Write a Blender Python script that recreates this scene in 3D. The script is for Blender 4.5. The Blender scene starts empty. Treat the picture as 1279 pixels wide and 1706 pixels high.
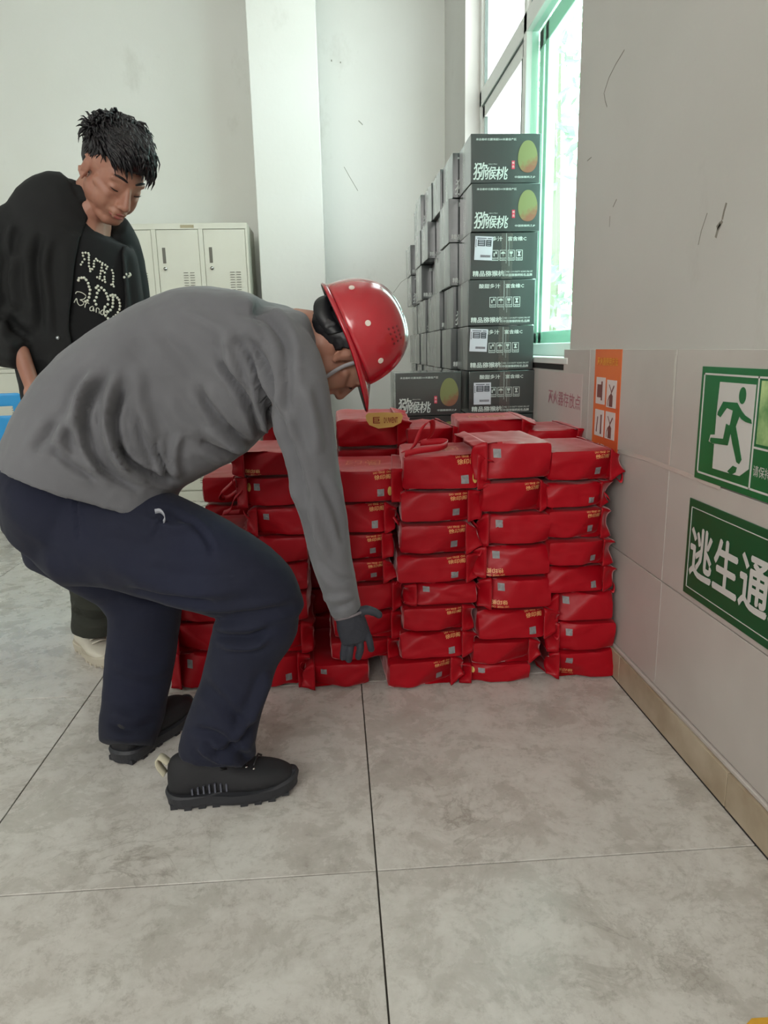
import bpy, bmesh, math, random
import numpy as np
from mathutils import Vector, Matrix, noise, bvhtree

# ------------------------------------------------------------------ camera
SC = bpy.context.scene
COL = SC.collection
F_PX, PITCH, YAW, ROLL = 1188.67, 0.225853, 0.063427, -0.021707
CAM = Vector((-0.0471, -1.2074, 1.0))
TILE, WALLX = 0.8174, 0.7812          # floor tile pitch, tiled wall face
_cy, _sy, _cp, _sp = math.cos(YAW), math.sin(YAW), math.cos(PITCH), math.sin(PITCH)
_f = Vector((_sy * _cp, _cy * _cp, -_sp)); _r = Vector((_cy, -_sy, 0)); _u = _r.cross(_f)
RIGHT = math.cos(ROLL) * _r + math.sin(ROLL) * _u
UP = -math.sin(ROLL) * _r + math.cos(ROLL) * _u
FWD = _f
cam_data = bpy.data.cameras.new('camera')
cam_data.sensor_fit = 'VERTICAL'; cam_data.sensor_height = 36.0
cam_data.lens = 36.0 * F_PX / 1706.0
cam_data.clip_start = 0.02; cam_data.clip_end = 200
cam_obj = bpy.data.objects.new('camera', cam_data)
M3 = Matrix((RIGHT, UP, -FWD)).transposed()
cam_obj.matrix_world = Matrix.Translation(CAM) @ M3.to_4x4()
COL.objects.link(cam_obj); SC.camera = cam_obj

# ------------------------------------------------------------------ world, lights, exposure
world = bpy.data.worlds.new('sky'); SC.world = world; world.use_nodes = True
wn = world.node_tree.nodes; wl_ = world.node_tree.links
bg = wn['Background']; bg.inputs['Strength'].default_value = 9.0
bg.inputs['Color'].default_value = (0.86, 0.94, 1.0, 1)
def area(name, loc, aim, sx, sy, power, col):
    L = bpy.data.lights.new(name, 'AREA'); L.shape = 'RECTANGLE'; L.size = sx; L.size_y = sy
    L.energy = power; L.color = col
    o = bpy.data.objects.new(name, L); COL.objects.link(o); o.location = loc
    o.rotation_euler = (Vector(aim) - Vector(loc)).to_track_quat('-Z', 'Y').to_euler()
    return o
area('window_light_rear', (-1.5, -3.85, 2.35), (-0.9, 3.5, 1.3), 3.4, 1.6, 118, (1.0, 0.985, 0.95))
area('window_light_left', (-4.8, 0.6, 2.4), (0.0, 1.8, 0.6), 2.6, 1.4, 16, (0.95, 0.97, 1.0))
portal = area('window_portal', (0.86, 2.39, 2.12), (-2.0, 2.39, 2.12), 2.1, 2.36, 1, (1, 1, 1))
portal.data.cycles.is_portal = True      # only guides the sampling of the sky through the window
SC.view_settings.view_transform = 'Standard'; SC.view_settings.look = 'None'
SC.view_settings.gamma = 1.0; SC.view_settings.use_curve_mapping = False
SC.view_settings.exposure = 0.16
SC.cycles.max_bounces = 8; SC.cycles.diffuse_bounces = 4; SC.cycles.glossy_bounces = 3
SC.cycles.transparent_max_bounces = 8; SC.cycles.sample_clamp_indirect = 4.0
try: SC.cycles.use_denoising = True
except Exception: pass

# ------------------------------------------------------------------ helpers
def ray(px, py):
    px, py = float(px), float(py)
    return (px - 639.5) / F_PX * RIGHT - (py - 853) / F_PX * UP + FWD
def at(px, py, Y):
    d = ray(px, py); return CAM + d * ((Y - CAM.y) / d.y)
def atX(px, py, X):
    d = ray(px, py); return CAM + d * ((X - CAM.x) / d.x)
def atZ(px, py, Z):
    d = ray(px, py); return CAM + d * ((Z - CAM.z) / d.z)
def pxs(P):
    """metres per pixel at a world point"""
    return (Vector(P) - CAM).dot(FWD) / F_PX
def project_np(co):
    M = np.array([RIGHT, UP, FWD]); d = (co - np.array(CAM)) @ M.T
    return 639.5 + F_PX * d[:, 0] / d[:, 2], 853 - F_PX * d[:, 1] / d[:, 2]

def rgb(r, g, b):
    f = lambda c: (c / 255 / 12.92) if c / 255 <= 0.04045 else ((c / 255 + 0.055) / 1.055) ** 2.4
    return (f(r), f(g), f(b), 1)
MATS = {}
def mat(name, col, rough=0.6, metal=0.0, col2=None, nscale=6.0, bump=0.0, bscale=40.0, spec=0.5, coat=0.0,
        lo=0.35, hi=0.65, detail=4.0, stretch=None, sheen=0.0, bdist=0.01, rvar=0.0):
    if name in MATS: return MATS[name]
    m = bpy.data.materials.new(name); m.use_nodes = True; MATS[name] = m
    nt = m.node_tree; N = nt.nodes; L = nt.links; b = N['Principled BSDF']
    b.inputs['Base Color'].default_value = col; b.inputs['Roughness'].default_value = rough
    b.inputs['Metallic'].default_value = metal; b.inputs['Specular IOR Level'].default_value = spec
    b.inputs['Coat Weight'].default_value = coat; b.inputs['Coat Roughness'].default_value = 0.15
    b.inputs['Sheen Weight'].default_value = sheen
    tc = N.new('ShaderNodeTexCoord'); src = tc.outputs['Object']
    if stretch:
        mp = N.new('ShaderNodeMapping'); mp.inputs['Scale'].default_value = stretch
        L.new(src, mp.inputs['Vector']); src = mp.outputs['Vector']
    if col2 is not None:
        n = N.new('ShaderNodeTexNoise'); n.inputs['Scale'].default_value = nscale; n.inputs['Detail'].default_value = detail
        L.new(src, n.inputs['Vector'])
        r = N.new('ShaderNodeValToRGB'); r.color_ramp.elements[0].position = lo; r.color_ramp.elements[1].position = hi
        r.color_ramp.elements[0].color = col; r.color_ramp.elements[1].color = col2
        L.new(n.outputs['Fac'], r.inputs['Fac']); L.new(r.outputs['Color'], b.inputs['Base Color'])
        if rvar:
            mr = N.new('ShaderNodeMapRange'); mr.inputs['To Min'].default_value = rough - rvar; mr.inputs['To Max'].default_value = rough + rvar
            L.new(n.outputs['Fac'], mr.inputs['Value']); L.new(mr.outputs['Result'], b.inputs['Roughness'])
    if bump:
        n2 = N.new('ShaderNodeTexNoise'); n2.inputs['Scale'].default_value = bscale; n2.inputs['Detail'].default_value = 5
        L.new(src, n2.inputs['Vector'])
        bp = N.new('ShaderNodeBump'); bp.inputs['Strength'].default_value = bump; bp.inputs['Distance'].default_value = bdist
        L.new(n2.outputs['Fac'], bp.inputs['Height']); L.new(bp.outputs['Normal'], b.inputs['Normal'])
    return m

def tag(o, label=None, cat=None, group=None, kind=None):
    if label: o['label'] = label
    if cat: o['category'] = cat
    if group: o['group'] = group
    if kind: o['kind'] = kind
    return o
def empty(name, loc=(0, 0, 0), rot=(0, 0, 0), parent=None):
    o = bpy.data.objects.new(name, None); COL.objects.link(o); o.location = loc; o.rotation_euler = rot
    o.empty_display_size = 0.05
    if parent: o.parent = parent
    return o
def link(name, me, m=None, parent=None, loc=None, rot=None):
    o = bpy.data.objects.new(name, me); COL.objects.link(o)
    if m is not None and len(me.materials) == 0: me.materials.append(m)
    if parent: o.parent = parent
    if loc is not None: o.location = loc
    if rot is not None: o.rotation_euler = rot
    return o
def mesh_of(name, V, Fc, smooth=False):
    me = bpy.data.meshes.new(name); me.from_pydata([tuple(v) for v in V], [], Fc); me.update()
    if smooth: me.shade_smooth()
    return me
class MB:
    """collects simple shapes, then becomes ONE mesh"""
    def __init__(s): s.v = []; s.f = []
    def add(s, V, Fc):
        n = len(s.v); s.v += [Vector(v) for v in V]; s.f += [tuple(i + n for i in f) for f in Fc]; return s
    def box(s, x0, x1, y0, y1, z0, z1, M=None):
        V = [Vector((x, y, z)) for x in (x0, x1) for y in (y0, y1) for z in (z0, z1)]
        if M is not None: V = [M @ v for v in V]
        return s.add(V, [(0, 1, 3, 2), (4, 6, 7, 5), (0, 4, 5, 1), (2, 3, 7, 6), (0, 2, 6, 4), (1, 5, 7, 3)])
    def poly(s, pts, nrm, th):
        """flat polygon with a small thickness; nrm points outwards"""
        n = len(pts); nrm = Vector(nrm) * th; A = [Vector(q) for q in pts]
        V = A + [q + nrm for q in A]
        return s.add(V, [tuple(range(n))[::-1], tuple(range(n, 2 * n))] + [(i, (i + 1) % n, n + (i + 1) % n, n + i) for i in range(n)])
    def tube(s, pts, r, n=8, flat=1.0, upv=(0, 0, 1)):
        pts = [Vector(q) for q in pts]; k = len(pts); R = r if isinstance(r, (list, tuple)) else [r] * k
        base = len(s.v)
        for i, q in enumerate(pts):
            t = (pts[min(i + 1, k - 1)] - pts[max(i - 1, 0)]).normalized()
            a = t.cross(Vector(upv))
            if a.length < 1e-4: a = t.cross(Vector((0, 1, 0)))
            a.normalize(); b = a.cross(t)
            for j in range(n):
                th = 2 * math.pi * j / n
                s.v.append(q + a * R[i] * math.cos(th) + b * R[i] * flat * math.sin(th))
        for i in range(k - 1):
            for j in range(n):
                s.f.append((base + i * n + j, base + i * n + (j + 1) % n, base + (i + 1) * n + (j + 1) % n, base + (i + 1) * n + j))
        s.f.append(tuple(base + j for j in range(n))[::-1]); s.f.append(tuple(base + (k - 1) * n + j for j in range(n)))
        return s
    def ball(s, c, r, n=8):
        c = Vector(c); R = r if isinstance(r, (list, tuple)) else (r, r, r); base = len(s.v); m = n // 2 + 1
        for i in range(1, m):
            ph = math.pi * i / m
            for j in range(n):
                th = 2 * math.pi * j / n
                s.v.append(c + Vector((R[0] * math.sin(ph) * math.cos(th), R[1] * math.sin(ph) * math.sin(th), R[2] * math.cos(ph))))
        t = len(s.v); s.v += [c + Vector((0, 0, R[2])), c - Vector((0, 0, R[2]))]
        for i in range(m - 2):
            for j in range(n):
                s.f.append((base + i * n + j, base + (i + 1) * n + j, base + (i + 1) * n + (j + 1) % n, base + i * n + (j + 1) % n))
        for j in range(n):
            s.f.append((t, base + j, base + (j + 1) % n)); s.f.append((t + 1, base + (m - 2) * n + (j + 1) % n, base + (m - 2) * n + j))
        return s
    def mesh(s, name, smooth=False): return mesh_of(name, s.v, s.f, smooth)
    def build(s, name, m, parent=None, smooth=False, bevel=0, seg=2, loc=None, rot=None):
        me = s.mesh(name, smooth)
        if bevel: me = bevelled(me, bevel, seg)
        return link(name, me, m, parent, loc, rot)
def bevelled(me, w, seg=2, angle=35):
    bm = bmesh.new(); bm.from_mesh(me)
    es = [e for e in bm.edges if len(e.link_faces) == 2 and e.calc_face_angle(0) > math.radians(angle)]
    rs = bmesh.ops.bevel(bm, geom=es, offset=w, segments=seg, affect='EDGES', profile=0.6, clamp_overlap=True)
    for f in bm.faces: f.smooth = False
    if seg > 1:
        for f in rs['faces']: f.smooth = True
    bm.to_mesh(me); bm.free(); 
    return me
def evaluated(me, mods):
    """apply modifiers to mesh data without operators"""
    o = bpy.data.objects.new('tmp', me); COL.objects.link(o)
    for kind, kw in mods:
        md = o.modifiers.new(kind, kind)
        for k, v in kw.items(): setattr(md, k, v)
    dg = bpy.context.evaluated_depsgraph_get(); dg.update()
    r = bpy.data.meshes.new_from_object(o.evaluated_get(dg))
    bpy.data.objects.remove(o); return r
_txt = {}
def text_geo(s, res=2, bold=0.0):
    """outline mesh of a string: verts (x,y) normalised to height 1 em, plus faces"""
    k = (s, res, bold)
    if k in _txt: return _txt[k]
    c = bpy.data.curves.new('t', 'FONT'); c.body = s; c.size = 1; c.resolution_u = res; c.align_x = 'CENTER'; c.align_y = 'CENTER'
    c.offset = bold
    o = bpy.data.objects.new('t', c); COL.objects.link(o)
    dg = bpy.context.evaluated_depsgraph_get(); dg.update()
    me = bpy.data.meshes.new_from_object(o.evaluated_get(dg))
    V = [v.co.copy() for v in me.vertices]; Fc = [tuple(p.vertices) for p in me.polygons]
    bpy.data.objects.remove(o); bpy.data.meshes.remove(me)
    if V:
        x0 = min(v.x for v in V); x1 = max(v.x for v in V); y0 = min(v.y for v in V); y1 = max(v.y for v in V)
        V = [Vector((v.x - (x0 + x1) / 2, v.y - (y0 + y1) / 2, 0)) for v in V]
        wh = (x1 - x0, y1 - y0)
    else: wh = (1, 1)
    _txt[k] = (V, Fc, wh); return _txt[k]
def add_text(mb, s, c, w, h, ax=(1, 0, 0), ay=(0, 0, 1), res=1, bold=0.0, shear=0.0):
    """text stretched to w x h around point c in plane (ax, ay)"""
    V, Fc, wh = text_geo(s, res, 0.0); ax = Vector(ax); ay = Vector(ay); c = Vector(c)
    kx = w / wh[0]; ky = h / wh[1]
    shifts = ((0, 0),) if bold <= 0 else ((-bold, 0), (bold, 0), (0, bold), (0, -bold))     # heavier strokes: slightly shifted copies
    nn_ = ax.cross(ay)
    for k_, (sx_, sy_) in enumerate(shifts):
        mb.add([c + nn_ * (.00014 * k_) + ax * ((v.x + sx_) * kx + shear * v.y * ky) + ay * ((v.y + sy_) * ky) for v in V], Fc)
# ------------------------------------------------------------------ materials of the room
def plaster(name, c1, c2, dirt):
    m = mat(name, c1, 0.85, col2=c2, nscale=1.1, bump=0.25, bscale=26, lo=0.3, hi=0.75, bdist=0.004)
    nt = m.node_tree; N = nt.nodes; L = nt.links; b = N['Principled BSDF']
    old = b.inputs['Base Color'].links[0].from_socket
    tc = N.new('ShaderNodeTexCoord'); n = N.new('ShaderNodeTexNoise'); n.inputs['Scale'].default_value = 3.2; n.inputs['Detail'].default_value = 8; n.inputs['Roughness'].default_value = 0.65
    mp = N.new('ShaderNodeMapping'); mp.inputs['Scale'].default_value = (1, 1, 0.55); mp.inputs['Location'].default_value = (3, 1, 2)
    L.new(tc.outputs['Object'], mp.inputs['Vector']); L.new(mp.outputs['Vector'], n.inputs['Vector'])
    r = N.new('ShaderNodeValToRGB'); r.color_ramp.elements[0].position = 0.62; r.color_ramp.elements[1].position = 0.8
    r.color_ramp.elements[0].color = (0, 0, 0, 1); r.color_ramp.elements[1].color = (0.35, 0.35, 0.35, 1)
    L.new(n.outputs['Fac'], r.inputs['Fac'])
    mx = N.new('ShaderNodeMixRGB'); mx.inputs['Color2'].default_value = dirt
    L.new(r.outputs['Color'], mx.inputs['Fac']); L.new(old, mx.inputs['Color1']); L.new(mx.outputs['Color'], b.inputs['Base Color'])
    return m
M_wall = plaster('painted_plaster', rgb(192, 189, 183), rgb(202, 199, 194), rgb(140, 134, 124))  # right wall: its dimmer light is put into a darker base colour
M_wallb = plaster('painted_plaster_back', rgb(226, 227, 220), rgb(233, 234, 230), rgb(180, 178, 165))
M_white = mat('white_window_frame', rgb(228, 230, 225), 0.35)
M_dark = mat('dark_gap', rgb(38, 36, 33), 0.8)
M_wtile = mat('wall_tile_glaze', rgb(184, 176, 170), 0.32, col2=rgb(196, 189, 183), nscale=2.5, bump=0.03, bscale=8)
M_btile = mat('skirting_tile', rgb(160, 142, 118), 0.45, col2=rgb(188, 174, 152), nscale=7)
M_grout = mat('grout', rgb(60, 56, 50), 0.9)

def floor_material():
    m = bpy.data.materials.new('marbled_floor_tile'); m.use_nodes = True
    nt = m.node_tree; N = nt.nodes; L = nt.links; b = N['Principled BSDF']
    tc = N.new('ShaderNodeTexCoord'); oi = N.new('ShaderNodeObjectInfo')
    ad = N.new('ShaderNodeVectorMath'); ad.operation = 'ADD'
    mul = N.new('ShaderNodeVectorMath'); mul.operation = 'SCALE'; mul.inputs['Scale'].default_value = 37.0
    cb = N.new('ShaderNodeCombineXYZ')
    for i in range(3): L.new(oi.outputs['Random'], cb.inputs[i])
    L.new(cb.outputs[0], mul.inputs[0]); L.new(tc.outputs['Object'], ad.inputs[0]); L.new(mul.outputs[0], ad.inputs[1])
    def nz(scale, det, dist=0.0, rough=0.5):
        n = N.new('ShaderNodeTexNoise'); n.inputs['Scale'].default_value = scale; n.inputs['Detail'].default_value = det
        n.inputs['Distortion'].default_value = dist; n.inputs['Roughness'].default_value = rough
        L.new(ad.outputs[0], n.inputs['Vector']); return n
    def ramp(src, p0, c0, p1, c1):
        r = N.new('ShaderNodeValToRGB'); e = r.color_ramp.elements; e[0].position = p0; e[0].color = c0; e[1].position = p1; e[1].color = c1
        L.new(src, r.inputs['Fac']); return r
    a = nz(8.5, 10, 0.35, 0.72); r1 = ramp(a.outputs['Fac'], 0.30, rgb(174, 168, 160), 0.60, rgb(209, 205, 199))
    c = nz(4.6, 9, 1.3, 0.62)
    sub = N.new('ShaderNodeMath'); sub.operation = 'SUBTRACT'; sub.inputs[1].default_value = 0.5; L.new(c.outputs['Fac'], sub.inputs[0])
    ab = N.new('ShaderNodeMath'); ab.operation = 'ABSOLUTE'; L.new(sub.outputs[0], ab.inputs[0])
    r2 = ramp(ab.outputs[0], 0.0, (0.45, 0.45, 0.45, 1), 0.02, (0, 0, 0, 1))
    msk = nz(1.6, 2); r3 = ramp(msk.outputs['Fac'], 0.46, (0, 0, 0, 1), 0.66, (1, 1, 1, 1))
    mm = N.new('ShaderNodeMixRGB'); mm.blend_type = 'MULTIPLY'; mm.inputs['Fac'].default_value = 1
    L.new(r2.outputs['Color'], mm.inputs['Color1']); L.new(r3.outputs['Color'], mm.inputs['Color2'])
    mx = N.new('ShaderNodeMixRGB'); mx.inputs['Color2'].default_value = rgb(122, 112, 100)
    L.new(mm.outputs['Color'], mx.inputs['Fac']); L.new(r1.outputs['Color'], mx.inputs['Color1'])
    d = nz(34, 7, .2, 0.8); r4 = ramp(d.outputs['Fac'], 0.52, (0, 0, 0, 1), 0.74, (0.55, 0.55, 0.55, 1))
    mx2 = N.new('ShaderNodeMixRGB'); mx2.inputs['Color2'].default_value = rgb(120, 110, 98)
    L.new(r4.outputs['Color'], mx2.inputs['Fac']); L.new(mx.outputs['Color'], mx2.inputs['Color1'])
    L.new(mx2.outputs['Color'], b.inputs['Base Color'])
    mr = N.new('ShaderNodeMapRange'); mr.inputs['To Min'].default_value = 0.16; mr.inputs['To Max'].default_value = 0.40
    L.new(a.outputs['Fac'], mr.inputs['Value']); L.new(mr.outputs['Result'], b.inputs['Roughness'])
    bp = N.new('ShaderNodeBump'); bp.inputs['Strength'].default_value = 0.12; bp.inputs['Distance'].default_value = 0.002
    L.new(c.outputs['Fac'], bp.inputs['Height']); L.new(bp.outputs['Normal'], b.inputs['Normal'])
    return m
M_floor = floor_material()

XL, YR, YB, ZC = -5.0, -4.0, 4.25, 3.55      # left wall, rear wall, back wall, ceiling
WY0, WY1, WZ0, WZ1 = 1.335, 3.45, 0.94, 3.3  # window opening
# ------------------------------------------------------------------ floor with single tiles
fl_ = MB().box(XL - .1, WALLX + .2, YR - .1, YB + .1, -0.06, -0.004).build('floor', M_grout)
tag(fl_, 'pale grey marbled tiled floor with thin dark joints', 'floor', kind='structure')
g = 0.0016
def tile_mesh(w, d, th=0.006):
    return bevelled(MB().box(0, w, 0, d, -th, 0).mesh('tile'), 0.0008, 1)
cache = {}
for i in range(-7, 1):
    for j in range(-5, 6):
        x0 = i * TILE + g; x1 = (i + 1) * TILE - g; y0 = j * TILE + g; y1 = (j + 1) * TILE - g
        x0 = max(x0, XL); x1 = min(x1, WALLX - 0.004); y0 = max(y0, YR); y1 = min(y1, YB)
        if x1 - x0 < .02 or y1 - y0 < .02: continue
        k = (round(x1 - x0, 4), round(y1 - y0, 4))
        if k not in cache: cache[k] = tile_mesh(*k)
        link('tile', cache[k], M_floor, fl_, (x0, y0, 0))
# ------------------------------------------------------------------ walls
wr = MB()
TH = 0.26
X0 = WALLX + 0.006
wr.box(X0, X0 + TH, YR - .1, WY0, -0.06, ZC).box(X0, X0 + TH, WY1, YB + .1, -0.06, ZC)
wr.box(X0, X0 + TH, WY0, WY1, -0.06, WZ0 - 0.03).box(X0, X0 + TH, WY0, WY1, WZ1, ZC)
wr = wr.build('wall_right', M_wall); tag(wr, 'dirty white plaster wall on the right above pale tiles', 'wall', kind='structure')
# thin uneven plaster lip by the window edge, cracks and scuffs are thin recessed/raised strokes of real material
ck = MB()
def stroke(mb, pts, w, nrm, lift=0.0006):
    pts = [Vector(q) for q in pts]
    for a, b in zip(pts[:-1], pts[1:]):
        t = (b - a).normalized(); s = t.cross(Vector(nrm)).normalized() * w / 2
        mb.poly([a - s, b - s, b + s, a + s], nrm, lift)
for pl, w in (([(1040, 83), (1025, 108), (1014, 130), (1006, 155), (1008, 168), (1011, 178)], .003), ([(1210, 338), (1206, 352), (1203, 366)], .006),
              ([(1203, 368), (1196, 382), (1192, 396)], .008), ([(1194, 380), (1200, 372)], .01), ([(1027, 332), (1021, 345)], .003), ([(1016, 360), (1015, 378)], .002),
              ([(1178, 355), (1168, 385), (1163, 408)], .002), ([(985, 262), (978, 268)], .003)):
    stroke(ck, [atX(x, y, X0) for x, y in pl], w, (-1, 0, 0))
ck.build('crack', mat('crack_dirt', rgb(134, 128, 118), 0.9), wr)
# glazed wall tiles, one by one
def wtile(y0, y1, z0, z1, par, m=M_wtile, nm='tile', th=0.009):
    me = bevelled(MB().box(-th, 0, 0, y1 - y0, 0, z1 - z0).mesh('tile'), 0.0012, 2)
    jx = random.Random(int(y0 * 100) + int(z0 * 1000)).uniform(-.0008, .0008)
    return link(nm, me, m, par, (WALLX + 0.0085 + jx, y0, z0))
yj = [0.508 + 0.6 * k for k in range(-7, 6)]
rows = [(0.102, 0.392), (0.395, 0.688), (0.691, 0.982)]
for (z0, z1) in rows:
    for a, b in zip(yj[:-1], yj[1:]):
        if z1 > .9:
            if a > WY0: wtile(a + .001, min(b - .001, YB - .01), z0, 0.906, wr); continue
            if b > 1.38:
                wtile(a + .001, 1.379, z0, z1, wr); wtile(1.381, b - .001, z0, 0.906, wr); continue
        if a > YB - .02: continue
        wtile(a + .001, min(b - .001, YB - .01), z0, z1, wr)
bs = MB().box(X0 - .002, X0 + .001, YR, YB, 0.002, .1).build('baseboard_right', M_grout)
tag(bs, 'low stained beige tile skirting along the right wall', 'skirting', kind='structure')
for k in range(-7, 6):
    a = 0.72 + .6 * k; b = min(a + .597, YB - .01)
    if b - a > .03: wtile(a, b, 0.004, 0.088, bs, M_btile, 'tile', 0.02)
MB().box(WALLX - .006, WALLX + .006, YR, YB, 0.089, .1).build('ledge', M_wtile, bs, bevel=.003)
MB().box(WALLX - .012, WALLX - .0115 + .006, YR, YB, -0.003, .0035).build('gap_line', M_dark, bs)

wb = MB().box(XL - .1, X0 + TH, YB, YB + .2, -0.06, ZC).build('wall_back', M_wallb)
tag(wb, 'plain white back wall behind the lockers and cartons', 'wall', kind='structure')
cm = MB().box(-0.515, -0.085, 3.80, YB, 0, ZC).build('column', M_wallb, bevel=.006)
tag(cm, 'white square column projecting from the back wall beside the lockers', 'column', kind='structure')
for nm, bx, lb in (('wall_left', (XL - .2, XL, YR, YB, -.06, ZC), 'plain white wall far left of the room'),
                   ('wall_rear', (XL - .2, X0 + TH, YR - .2, YR, -.06, ZC), 'plain white wall behind the viewer'),
                   ('ceiling', (XL - .2, X0 + TH, YR - .2, YB + .2, ZC, ZC + .1), 'plain white ceiling above the room')):
    tag(MB().box(*bx).build(nm, M_wallb), lb, nm.split('_')[0], kind='structure')
sc_ = MB()
for pl, w in (([(597, 201), (604, 208)], .006), ([(573, 278), (583, 296), (596, 318)], .004), ([(551, 101), (553, 101)], .012), ([(566, 104), (568, 104)], .01), ([(690, 455), (668, 470), (655, 488)], .003)):
    stroke(sc_, [at(x, y, YB) for x, y in pl], w, (0, -1, 0))
sc_.build('scuff', mat('wall_scuff', rgb(150, 150, 140), 0.9), wb)
ft = MB().poly([at(1232, 1712, 0) if 0 else atZ(1238, 1712, 0), atZ(1300, 1712, 0), atZ(1300, 1694, 0), atZ(1252, 1697, 0)], (0, 0, 1), 0.0008).build('floor_tape', mat('yellow_tape', rgb(214, 160, 50), 0.5))
tag(ft, 'scrap of yellow floor tape at the bottom right corner', 'tape')

# ------------------------------------------------------------------ window
GX = 0.905
M_seal = mat('window_seal', rgb(92, 104, 98), 0.6)
def tint_glass(name, col):
    m = bpy.data.materials.new(name); m.use_nodes = True; N = m.node_tree.nodes; L = m.node_tree.links
    t = N.new('ShaderNodeBsdfTransparent'); t.inputs['Color'].default_value = col
    gl = N.new('ShaderNodeBsdfGlossy'); gl.inputs['Roughness'].default_value = 0.03
    mx = N.new('ShaderNodeMixShader'); mx.inputs[0].default_value = .05; L.new(t.outputs[0], mx.inputs[1]); L.new(gl.outputs[0], mx.inputs[2])
    L.new(mx.outputs[0], N['Material Output'].inputs['Surface']); return m
M_glow = tint_glass('frosted_window_glass', (.97, .98, .96, 1)); _g = M_glow.node_tree
_tl = _g.nodes.new('ShaderNodeBsdfTranslucent'); _tl.inputs['Color'].default_value = (.9, .92, .9, 1); _gm = _g.nodes.new('ShaderNodeMixShader'); _gm.inputs[0].default_value = .5
_g.links.new(_g.nodes['Mix Shader'].outputs[0], _gm.inputs[1]); _g.links.new(_tl.outputs[0], _gm.inputs[2]); _g.links.new(_gm.outputs[0], _g.nodes['Material Output'].inputs['Surface'])
M_green = tint_glass('green_tinted_glass', (0.79, 0.985, 0.905, 1))
win = empty('window_1', (GX, WY0, WZ0)); tag(win, 'tall white framed window with a green tinted sliding pane', 'window', kind='structure')
def wbox(nm, y0, y1, z0, z1, x0=GX - .03, x1=GX + .03, m=M_white, bev=.004):
    mb = MB().box(x0 - GX, x1 - GX, y0 - WY0, y1 - WY0, z0 - WZ0, z1 - WZ0); return mb.build(nm, m, win, bevel=bev)
ZT = 2.43
wbox('frame_side', WY0, WY0 + .05, WZ0, WZ1); wbox('frame_side', WY1 - .05, WY1, WZ0, WZ1)
wbox('frame_top', WY0, WY1, WZ1 - .05, WZ1); wbox('frame_bottom', WY0, WY1, WZ0 + .012, 1.005)
wbox('transom', WY0, WY1, ZT - .045, ZT + .04); wbox('mullion', 2.375, 2.43, WZ0, WZ1)
# upper lights
for a, b in ((WY0 + .05, 2.375), (2.43, WY1 - .05)):
    f = wbox('sash', a, a + .035, ZT + .04, WZ1 - .05, GX - .018, GX + .018)
    wbox('sash', b - .035, b, ZT + .04, WZ1 - .05, GX - .018, GX + .018)
    wbox('pane', a + .02, b - .02, ZT + .03, WZ1 - .04, GX - .002, GX + .002, M_glow, 0)
    wbox('seal', b - .04, b - .034, ZT + .04, WZ1 - .05, GX - .02, GX + .019, M_seal, 0)
# far lower sash
a, b = 2.43, WY1 - .05
for q in ((a, a + .05, 1.005, ZT - .045), (b - .055, b, 1.005, ZT - .045), (a, b, ZT - .12, ZT - .05), (a, b, 1.005, 1.07)):
    wbox('sash', *q, GX - .02, GX + .02)
wbox('pane', a + .02, b - .02, 1.02, ZT - .07, GX - .002, GX + .002, M_glow, 0)
wbox('seal', a + .049, a + .056, 1.03, ZT - .12, GX - .022, GX + .0, M_seal, 0); wbox('seal', b - .062, b - .055, 1.03, ZT - .12, GX - .022, GX + .0, M_seal, 0)
wbox('seal', a, b, ZT - .052, ZT - .045, GX - .025, GX + .021, M_seal, 0)
# near lower sash behind the green tinted pane
a, b = WY0 + .05, 2.375
for q in ((b - .07, b - .01, 1.005, ZT - .05), (b - .15, b - .10, 1.005, ZT - .05), (a, a + .06, 1.005, ZT - .05)):
    wbox('sash', *q, GX + .03, GX + .07)
wbox('sash', a, b, ZT - .13, ZT - .05, GX + .03, GX + .07); wbox('sash', a, b, 1.005, 1.06, GX + .03, GX + .07)
wbox('tinted_pane', a, b, 1.005, ZT - .045, GX - .004, GX + .001, M_green, 0)
hd = MB().box(-.012, .012, -.012, .012, -.03, .03).tube([(-.012, 0, .02), (-.03, 0, .02), (-.03, 0, -.06)], .006)
hd.build('handle', M_white, win, loc=(-.035, b - .045 - WY0, 1.62 - WZ0))
sl = wbox('sill', WY0 - .0, WY1, WZ0 - .012, WZ0 + .012, WALLX - .004, GX + .03); 
wbox('sill_gap', 1.385, WY1, WZ0 - .032, WZ0 - .012, WALLX + .001, WALLX + .02, M_dark, 0)
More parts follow.
